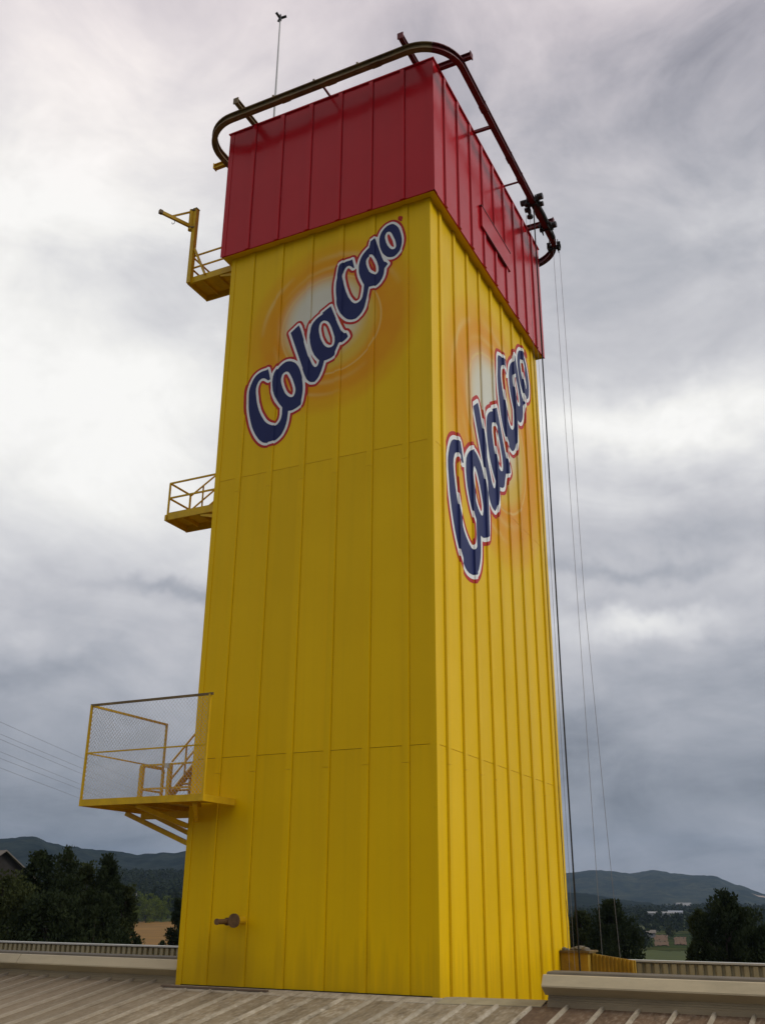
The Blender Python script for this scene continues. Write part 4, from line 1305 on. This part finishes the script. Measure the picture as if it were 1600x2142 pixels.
for x in (-1.35, -3.0, -4.75):
    MB().box((x - .16, TY0 - .118, TZ - .134), (x + .16, TY0 + .118, TZ - .085)).build('splice_plate', M_OCHRE, mono)
for y in (2.2, 4.9, 6.1, 8.3):
    MB().box((TX1 - .118, y - .16, TZ - .134), (TX1 + .118, y + .16, TZ - .085)).build('splice_plate', M_RSTEEL, mono)
    MB().box((TX1 + .05, y - .03, TZ + .131), (TX1 + .09, y + .03, TZ + .21)).build('clip', M_RSTEEL, mono)
for x in (-3.62, -2.0, -5.2):
    MB().box((x - .03, TY0 - .09, TZ + .131), (x + .03, TY0 - .05, TZ + .21)).build('clip', M_OCHRE, mono)

def trolley(label, pos, ang, arms):
    t = thing('trolley', label, 'trolley', pos, 'trolleys on the monorail')
    q = Matrix.Rotation(ang, 4, 'Z')
    def L(x, y, z):
        return Vector(pos) + (q @ Vector((x, y, z)))
    for s in (-1, 1):
        m = MB()
        a = [L(s * .15, -.26, -.24), L(s * .15, .26, -.24), L(s * .15, .18, .12), L(s * .15, -.18, .12)]
        b = [L(s * .18, -.26, -.24), L(s * .18, .26, -.24), L(s * .18, .18, .12), L(s * .18, -.18, .12)]
        m.add(a + b, [(0, 1, 2, 3), (7, 6, 5, 4), (0, 4, 5, 1), (1, 5, 6, 2), (2, 6, 7, 3), (3, 7, 4, 0)])
        m.build('side_plate', M_DARK, t)
        for y in (-.14, .14):
            MB().tube([L(s * .12, y, -.05), L(s * .27, y, -.05)], .075, 10).build('wheel', M_DARK, t)
    MB().tube([L(-.2, 0, -.2), L(.2, 0, -.2)], .04, 8).build('axle', M_DARK, t)
    for (x, y, z, r, l) in arms:
        MB().tube([L(x, y, z), L(x + l * (1 if x > 0 else -1), y, z)], r, 10).build('motor', M_DARK, t)
        MB().box(L(x, y, z) - Vector((.06, .09, .16)), L(x, y, z) + Vector((.06, .09, .02))).build('hanger', M_DARK, t)
    return t
trolley('larger dark trolley with motors and hanging ropes on the side rail', (1.08, 7.5, TZ - .02), 0, [(.22, -.1, .02, .13, .22), (.2, .16, -.12, .10, .18), (-.22, -.12, -.08, .12, .20), (-.2, .18, -.2, .10, .16)])
trolley('dark trolley at the far bracket of the side rail', (1.08, 9.15, TZ - .02), 0, [(.22, .1, .02, .13, .2)])
trolley('small dark trolley on the far curve of the monorail', (1.03, 10.45, TZ - .02), R(12), [(.18, 0, -.1, .07, .1), (-.18, 0, -.1, .07, .1)])
tag(MB().tube([(1.2, 7.55, TZ - .05), (1.21, 8.4, TZ - .02), (1.2, 9.1, TZ - .04), (1.17, 9.9, TZ - .09)], .10, 8).build('cable_bundle', M_DARK), 'dark power cable bundle strapped along the rail between the trolleys', 'cable')
tag(MB().cone([(.92, 7.62, TZ - .70), (.92, 7.62, TZ - .66), (.92, 7.62, TZ - .58), (.92, 7.62, TZ - .54)], [.05, .12, .12, .05], 14).build('rope_weight', M_DARK), 'small dark disc weight hanging below the larger trolley', 'weight')
def rope(label, pts, r, mat, grp='ropes hanging from the monorail'):
    tag(MB().tube(pts, r, 5).build('rope', mat), label, 'rope', grp)
rope('thick black cable hanging from the larger trolley to the roof', [(1.10, 7.55, TZ - .2), (1.08, 7.55, 18), (1.07, 7.5, 8), (1.10, 7.45, 2), (1.14, 7.4, -.9)], .026, M_BLACK)
rope('thin rope left of the disc weight under the larger trolley', [(.80, 7.5, TZ - .25), (.80, 7.5, 12), (.8, 7.5, -1.2)], .006, M_ROPE)
rope('thin rope that carries the disc weight', [(.92, 7.62, TZ - .25), (.92, 7.62, 12), (.92, 7.62, -1.2)], .006, M_ROPE)
rope('left of the two thin ropes hanging free at the far track curve', [(1.02, 10.35, TZ - .2), (1.02, 10.35, 12), (1.02, 10.35, -1.6)], .0075, M_ROPE)
rope('right of the two thin ropes hanging free at the far track curve', [(1.22, 10.55, TZ - .2), (1.22, 10.55, 12), (1.36, 10.75, 4), (1.5, 10.9, -1.6)], .0075, M_ROPE)

# mast on the roof
ant = thing('mast', 'thin grey mast with small three-bladed head on the tower roof', 'mast', (-6.6, 1.0, HT - .06))
MB().cone([(-6.6, 1, HT - .06), (-6.6, 1, 30), (-6.6, 1, 33.75)], [.042, .034, .024], 8).build('pole', M_GALV, ant)
for k in range(3):
    a = R(20 + 120 * k)
    hd = MB()
    c = Vector((-6.6, 1.0, 33.72))
    d = Vector((math.cos(a), math.sin(a), .35))
    hd.bar(c, c + d * .24, .09, .05)
    hd.build('blade', M_DARK, ant)
MB().cone([(-6.6, 1, 33.6), (-6.6, 1, 33.75), (-6.6, 1, 33.95)], [.05, .07, .015], 8).build('tip', M_DARK, ant)

# ------------------------------------------------------------------ access platforms on the left side
def rail_post(t, p, h, w=.05, mat=M_YSTEEL, nm='post'):
    return MB().bar(p, (p[0], p[1], p[2] + h), w, w).build(nm, mat, t)

def stairs(t, x0, x1, y0, z0, n, rise=.2, run=.2, rails=True, up=1.05):
    for x in (x0, x1):
        MB().bar((x, y0, z0), (x, y0 + run * n, z0 + rise * n), .05, .2).build('stringer', M_YSTEEL, t)
        if rails:
            for hh in (up, up * .5):
                MB().bar((x, y0, z0 + hh), (x, y0 + run * n, z0 + rise * n + hh), .045, .045).build('stair_rail', M_YSTEEL, t)
            for k in (3, n - 1):
                MB().bar((x, y0 + run * k, z0 + rise * k), (x, y0 + run * k, z0 + rise * k + up), .04, .04).build('stair_post', M_YSTEEL, t)
    for k in range(n):
        MB().box((x0 + .025, y0 + run * k - .02, z0 + rise * k + .02), (x1 - .025, y0 + run * k + .2, z0 + rise * k + .05)).build('tread', M_YSTEEL, t)

def platform(label, z0, rail_h, mid):
    x0, x1, y0, y1 = -9.3, -7.21, .32, 1.46
    t = thing('access_platform', label, 'platform', ((x0 + x1) / 2, (y0 + y1) / 2, z0))
    zt = z0 + .24
    MB().box((x0 + .002, y0 + .062, zt - .05), (x1, y1 - .062, zt - .015)).build('deck', M_YSTEEL, t)
    for k in range(3):
        x = x0 + .5 + k * .62
        MB().box((x, y0 + .07, zt - .17), (x + .05, y1 - .07, zt - .055)).build('deck_joist', M_YSTEEL, t)
    C = lambda a, b, nm: MB().bar(a, b, .06, .24).build(nm, M_YSTEEL, t)
    C((x0 + .12, y0 + .03, z0 + .12), (x1, y0 + .03, z0 + .12), 'front_channel')
    C((x0, y1 - .03, z0 + .10), (x1, y1 - .03, z0 + .10), 'rear_channel')
    MB().bar((x0 + .03, y0, z0 + .09), (x0 + .03, y1, z0 + .09), .07, .19).build('end_channel', M_YSTEEL, t)
    zr = zt + rail_h
    px = x0 + .07
    rail_post(t, (px, y0 + .05, zt - .1), rail_h + .1)
    rail_post(t, (px, y1 - .04, zt - .1), rail_h + .1)
    for z in (zr, zt + mid):
        MB().bar((px - .02, y0 + .05, z), (x1, y0 + .05, z), .045, .05).build('guard_rail', M_YSTEEL, t)
        MB().bar((px, y0 + .05, z), (px, y1 - .04, z), .045, .05).build('guard_rail', M_YSTEEL, t)
    MB().add([(-7.95, y0 + .03, z0 + .02), (-7.25, y0 + .03, z0 - .14), (-7.25, y0 + .07, z0 - .14), (-7.95, y0 + .07, z0 + .02), (-7.95, y0 + .03, z0 - .06), (-7.25, y0 + .03, z0 - .24), (-7.25, y0 + .07, z0 - .24), (-7.95, y0 + .07, z0 - .06)],
             [(0, 1, 2, 3), (7, 6, 5, 4), (0, 4, 5, 1), (1, 5, 6, 2), (2, 6, 7, 3), (3, 7, 4, 0)]).build('brace', M_YSTEEL, t)
    return t
pm_ = platform('yellow access platform halfway up the left side of the tower', 13.03, 1.03, .52)
stairs(pm_, -9.23, -8.3, 1.46, 13.22, 10, rise=.2, run=.2, up=1.08)
pu = platform('yellow access platform with hoist post just below the red top', 21.85, .92, .42)

dv = thing('hoist_davit', 'yellow swivel hoist arm on a post at the highest platform', 'davit', (-9.2, .3, 21.85))
MB().bar((-9.17, .26, 21.80), (-9.17, .26, 24.93), .17, .15).build('post', M_YSTEEL, dv)
MB().bar((-9.17, .26, 24.93), (-9.17, .26, 24.97), .19, .17).build('post_cap', M_OCHRE, dv)
MB().bar((-9.10, .28, 23.25), (-8.56, .30, 22.02), .11, .06).build('post_brace', M_YSTEEL, dv)
ad = Vector((-.39, -.92, 0))
pv0 = Vector((-9.30, .18, 24.13))
MB().tube([pv0 + Vector((0, 0, -.10)), pv0 + Vector((0, 0, .78))], .085, 10).build('swivel_tube', M_YSTEEL, dv)
for z in (.0, .74):
    MB().bar(pv0 + Vector((-.03, 0, z)), (-9.17, .26, pv0.z + z), .20, .05).build('swivel_bracket', M_OCHRE, dv)
a0 = pv0 + Vector((0, 0, .08))
MB().bar(a0, a0 + ad * 1.20, .09, .12).build('arm', M_YSTEEL, dv)
MB().bar(a0 + ad * 1.12, a0 + ad * 1.24, .12, .14).build('arm_end', M_OCHRE, dv)
MB().bar(pv0 + Vector((0, 0, .72)), a0 + ad * .80, .06, .06).build('arm_tie', M_YSTEEL, dv)
hk = a0 + ad * .62 + Vector((0, 0, -.06))
MB().tube([hk, hk + Vector((0, 0, -.08))] + [hk + Vector((-.06 + .06 * math.cos(R(t)), 0, -.08 - .06 * math.sin(R(t)))) for t in range(20, 211, 30)], .011, 6).build('hook', M_DARK, dv)

# cage platform
ZC = 4.28
cg = thing('cage_platform', 'yellow landing with tall chain-link cage and stairs low on the tower', 'platform', (-8, 0, ZC))
ZD = ZC + .14
XA, XB, YA, YB = -9.75, -5.72, -1.48, 1.92
MB().box((XA + .05, YA + .05, ZC + .09), (XB - .05, -.06, ZC + .125)).build('deck', M_YSTEEL, cg)
MB().box((XA + .05, -.058, ZC + .09), (-A - .05, YB - .05, ZC + .125)).build('deck', M_YSTEEL, cg)
E_ = lambda a, b, nm='edge_beam': MB().bar(a, b, .06, .17).build(nm, M_YSTEEL, cg)
zc_ = ZC + .075
E_((XA, YA + .03, zc_), (XB, YA + .03, zc_))
E_((XB - .03, YA + .061, zc_), (XB - .03, -.06, zc_))
E_((XA + .03, YA + .061, zc_), (XA + .03, YB - .06, zc_))
E_((XA, YB - .03, zc_), (-A - .05, YB - .03, zc_))
for x in (-8.9, -7.9, -6.8):
    MB().bar((x, YA + .07, ZC + .03), (x, (YB - .07) if x < -7.4 else -.08, ZC + .03), .05, .1).build('deck_joist', M_YSTEEL, cg)
for a, b in (((-9.70, .40, ZC - .05), (-7.15, .40, 3.26)), ((-7.95, -1.30, ZC - .03), (-7.23, -.02, 3.80)), ((-6.10, -1.30, ZC - .03), (-6.9, -.08, 3.95)), ((-9.6, 1.6, ZC - .05), (-7.25, 1.6, 3.3))):
    MB().bar(a, b, .10, .12).build('brace', M_YSTEEL, cg)
MB().bar((-8.9, .1, ZC - .17), (-7.15, .1, ZC - .17), .08, .18).build('support_beam', M_YSTEEL, cg)
ZT = 6.96
PX = .055
for x, y in ((XA + .03, YA + .03), (XB - .03, YA + .03), (XA + .03, YB - .05)):
    rail_post(cg, (x, y, ZC), ZT - ZC, PX)
MB().bar((XA, YA + .03, ZT), (XB + .06, YA + .03, ZT), .05, .06).build('top_rail', M_OCHRE, cg)
MB().bar((XA + .03, YA + .062, ZT - .01), (XA + .03, YB - .02, ZT - .01), .05, .06).build('top_rail', M_YSTEEL, cg)
ZM = 5.66
MB().bar((XA, YA + .03, ZM), (XB, YA + .03, ZM), .035, .035).build('middle_rail', M_YSTEEL, cg)
MB().bar((XA + .03, YA + .06, ZM), (XA + .03, YB - .05, ZM), .035, .035).build('middle_rail', M_YSTEEL, cg)
MB().bar((XB - .06, YA + .08, ZD), (XB - .06, YA + .08, ZT - .1), .03, .03).build('mesh_edge_bar', M_OCHRE, cg)

def chainlink(p0, du, W, Hh, cell=.08, r=.0040):
    """two families of diagonal wires clipped to a W x Hh rectangle"""
    m = MB()
    p0, du = Vector(p0), Vector(du)
    nrm = du.cross(Vector((0, 0, 1)))
    step = cell * math.sqrt(2)
    for sgn in (1, -1):
        c = -Hh if sgn == 1 else 0.0
        end = W if sgn == 1 else W + Hh
        while c < end:
            if sgn == 1:
                t0, t1 = max(0.0, -c), min(Hh, W - c)
                pa, pb = (c + t0, t0), (c + t1, t1)
            else:
                t0, t1 = max(0.0, c - W), min(Hh, c)
                pa, pb = (c - t0, t0), (c - t1, t1)
            if t1 - t0 > .02:
                a = p0 + du * pa[0] + Vector((0, 0, pa[1])) + nrm * .003 * sgn
                b = p0 + du * pb[0] + Vector((0, 0, pb[1])) + nrm * .003 * sgn
                m.sweep([a, b], [(r * math.cos(k * 2.0944), r * math.sin(k * 2.0944)) for k in range(3)], up=nrm)
            c += step
    return m
o = chainlink((XA + .06, YA + .03, ZD + .02), (1, 0, 0), XB - XA - .12, ZT - ZD - .05).build('chain_link_mesh', M_GALV, cg)
o['kind'] = 'stuff'
o = chainlink((XA + .03, YA + .06, ZD + .02), (0, 1, 0), YB - YA - .12, ZT - ZD - .05).build('chain_link_mesh', M_GALV, cg)
o['kind'] = 'stuff'
# guard box at the stair head
gx0, gx1, gy0, gy1 = -9.20, -8.22, .30, 1.25
for x, y, w in ((gx0, gy0, .11), (gx1, gy0, .11), (gx0, gy1, .06), (gx1, gy1, .06)):
    rail_post(cg, (x, y, ZD), 1.08, w)
for z in (ZD + 1.09, ZD + .44):
    MB().bar((gx0 - .06, gy0, z), (-A - .02, gy0, z), .045, .05).build('guard_rail', M_YSTEEL, cg)
    MB().bar((gx0, gy0 + .03, z), (gx0, gy1, z), .045, .05).build('guard_rail', M_YSTEEL, cg)
MB().box((gx1 - .12, gy0 - .1, ZD + .98), (gx1 + .02, gy0 - .04, ZD + 1.10)).build('lamp', M_LAMP, cg)
stairs(cg, -8.2, -7.35, .34, 4.60, 8, rise=.19, run=.2, up=.98)

# ------------------------------------------------------------------ yellow box and sloping wall behind the tower foot
yb = thing('yellow_kerb_box', 'low dirty yellow box against the far right foot of the tower', 'box', (.45, 9.7, -1.6))
M_YD = plain('dirty yellow render', (0.46, 0.275, 0.02), .75, .35, 3, (0.16, 0.095, 0.02))
MB().box((.022, 9.28, -1.75), (.86, 10.2, .60)).build('wall', M_YD, yb)
MB().box((.0225, 9.20, .602), (.93, 10.25, .66)).build('rim', plain('grimy rim', (.20, .135, .05), .85, .5, 7), yb)
wlb = thing('corrugated_wall', 'low yellow corrugated wall sloping down from the yellow box', 'wall', (1.5, 9.9, -1.6))
MB().add([(.865, 9.62, -1.75), (2.18, 9.62, -1.75), (2.18, 9.62, .42), (.865, 9.62, .585), (.865, 9.72, -1.75), (2.18, 9.72, -1.75), (2.18, 9.72, .42), (.865, 9.72, .585)],
         [(0, 1, 2, 3), (7, 6, 5, 4), (0, 4, 5, 1), (1, 5, 6, 2), (2, 6, 7, 3), (3, 7, 4, 0)]).build('sheet', M_YD, wlb)
for k in range(11):
    x = .93 + k * .117
    zt = .585 - (x - .865) * .1255 - .012
    MB().add([(x - .035, 9.617, -1.7), (x + .035, 9.617, -1.7), (x + .02, 9.575, -1.7), (x - .02, 9.575, -1.7), (x - .035, 9.617, zt), (x + .035, 9.617, zt), (x + .02, 9.575, zt), (x - .02, 9.575, zt)],
             [(0, 1, 5, 4), (1, 2, 6, 5), (2, 3, 7, 6), (3, 0, 4, 7), (0, 3, 2, 1), (4, 5, 6, 7)]).build('sheet_rib', M_YD, wlb)
rng = random.Random(77)
M_STONE = plain('grey rubble', (0.20, 0.175, 0.13), .9, .4, 10)
LAB = ['largest rubble stone on top of the yellow box', 'flat rubble stone at the left end of the yellow box', 'small rubble stone in the middle of the yellow box', 'pointed rubble stone at the right end of the yellow box', 'small rubble stone beside the tower on the yellow box', 'second small stone near the right end of the yellow box']
for k, (x, s) in enumerate(((.58, .15), (.12, .09), (.36, .10), (.78, .11), (.22, .07), (.68, .08))):
    bm = bmesh.new()
    bmesh.ops.create_icosphere(bm, subdivisions=2, radius=1)
    sx, sy, sz = rng.uniform(.8, 1.5), rng.uniform(.7, 1.1), rng.uniform(.5, .85)
    for v in bm.verts:
        f = 1 + .35 * noise.noise(v.co * 1.4 + Vector((k * 3, 0, 0)))
        v.co = Vector((v.co.x * sx, v.co.y * sy, v.co.z * sz)) * f * s
    me = bpy.data.meshes.new('stone')
    bm.to_mesh(me)
    bm.free()
    me.materials.append(M_STONE)
    o = bpy.data.objects.new('rubble_stone', me)
    COL.objects.link(o)
    o.location = (x, 9.35 + rng.uniform(0, .2), .655 + s * .35)
    o.rotation_euler.z = rng.uniform(0, 3)
    tag(o, LAB[k], 'stone', 'stones on the yellow box')

# ------------------------------------------------------------------ air
hz = MB().box((-6700, -6700, G - 6), (6700, 6700, 420))
hm = bpy.data.materials.new('thin valley haze')
hm.use_nodes = True
for n in list(hm.node_tree.nodes):
    if n.type != 'OUTPUT_MATERIAL':
        hm.node_tree.nodes.remove(n)
pvv = hm.node_tree.nodes.new('ShaderNodeVolumePrincipled')
pvv.inputs['Color'].default_value = (0.50, 0.70, 1.0, 1)
pvv.inputs['Density'].default_value = 0.00006
pvv.inputs['Anisotropy'].default_value = 0.2
hm.node_tree.links.new(pvv.outputs[0], hm.node_tree.nodes['Material Output'].inputs['Volume'])
tag(hz.build('haze', hm), 'thin bluish haze lying over the valley', 'haze', kind='stuff')
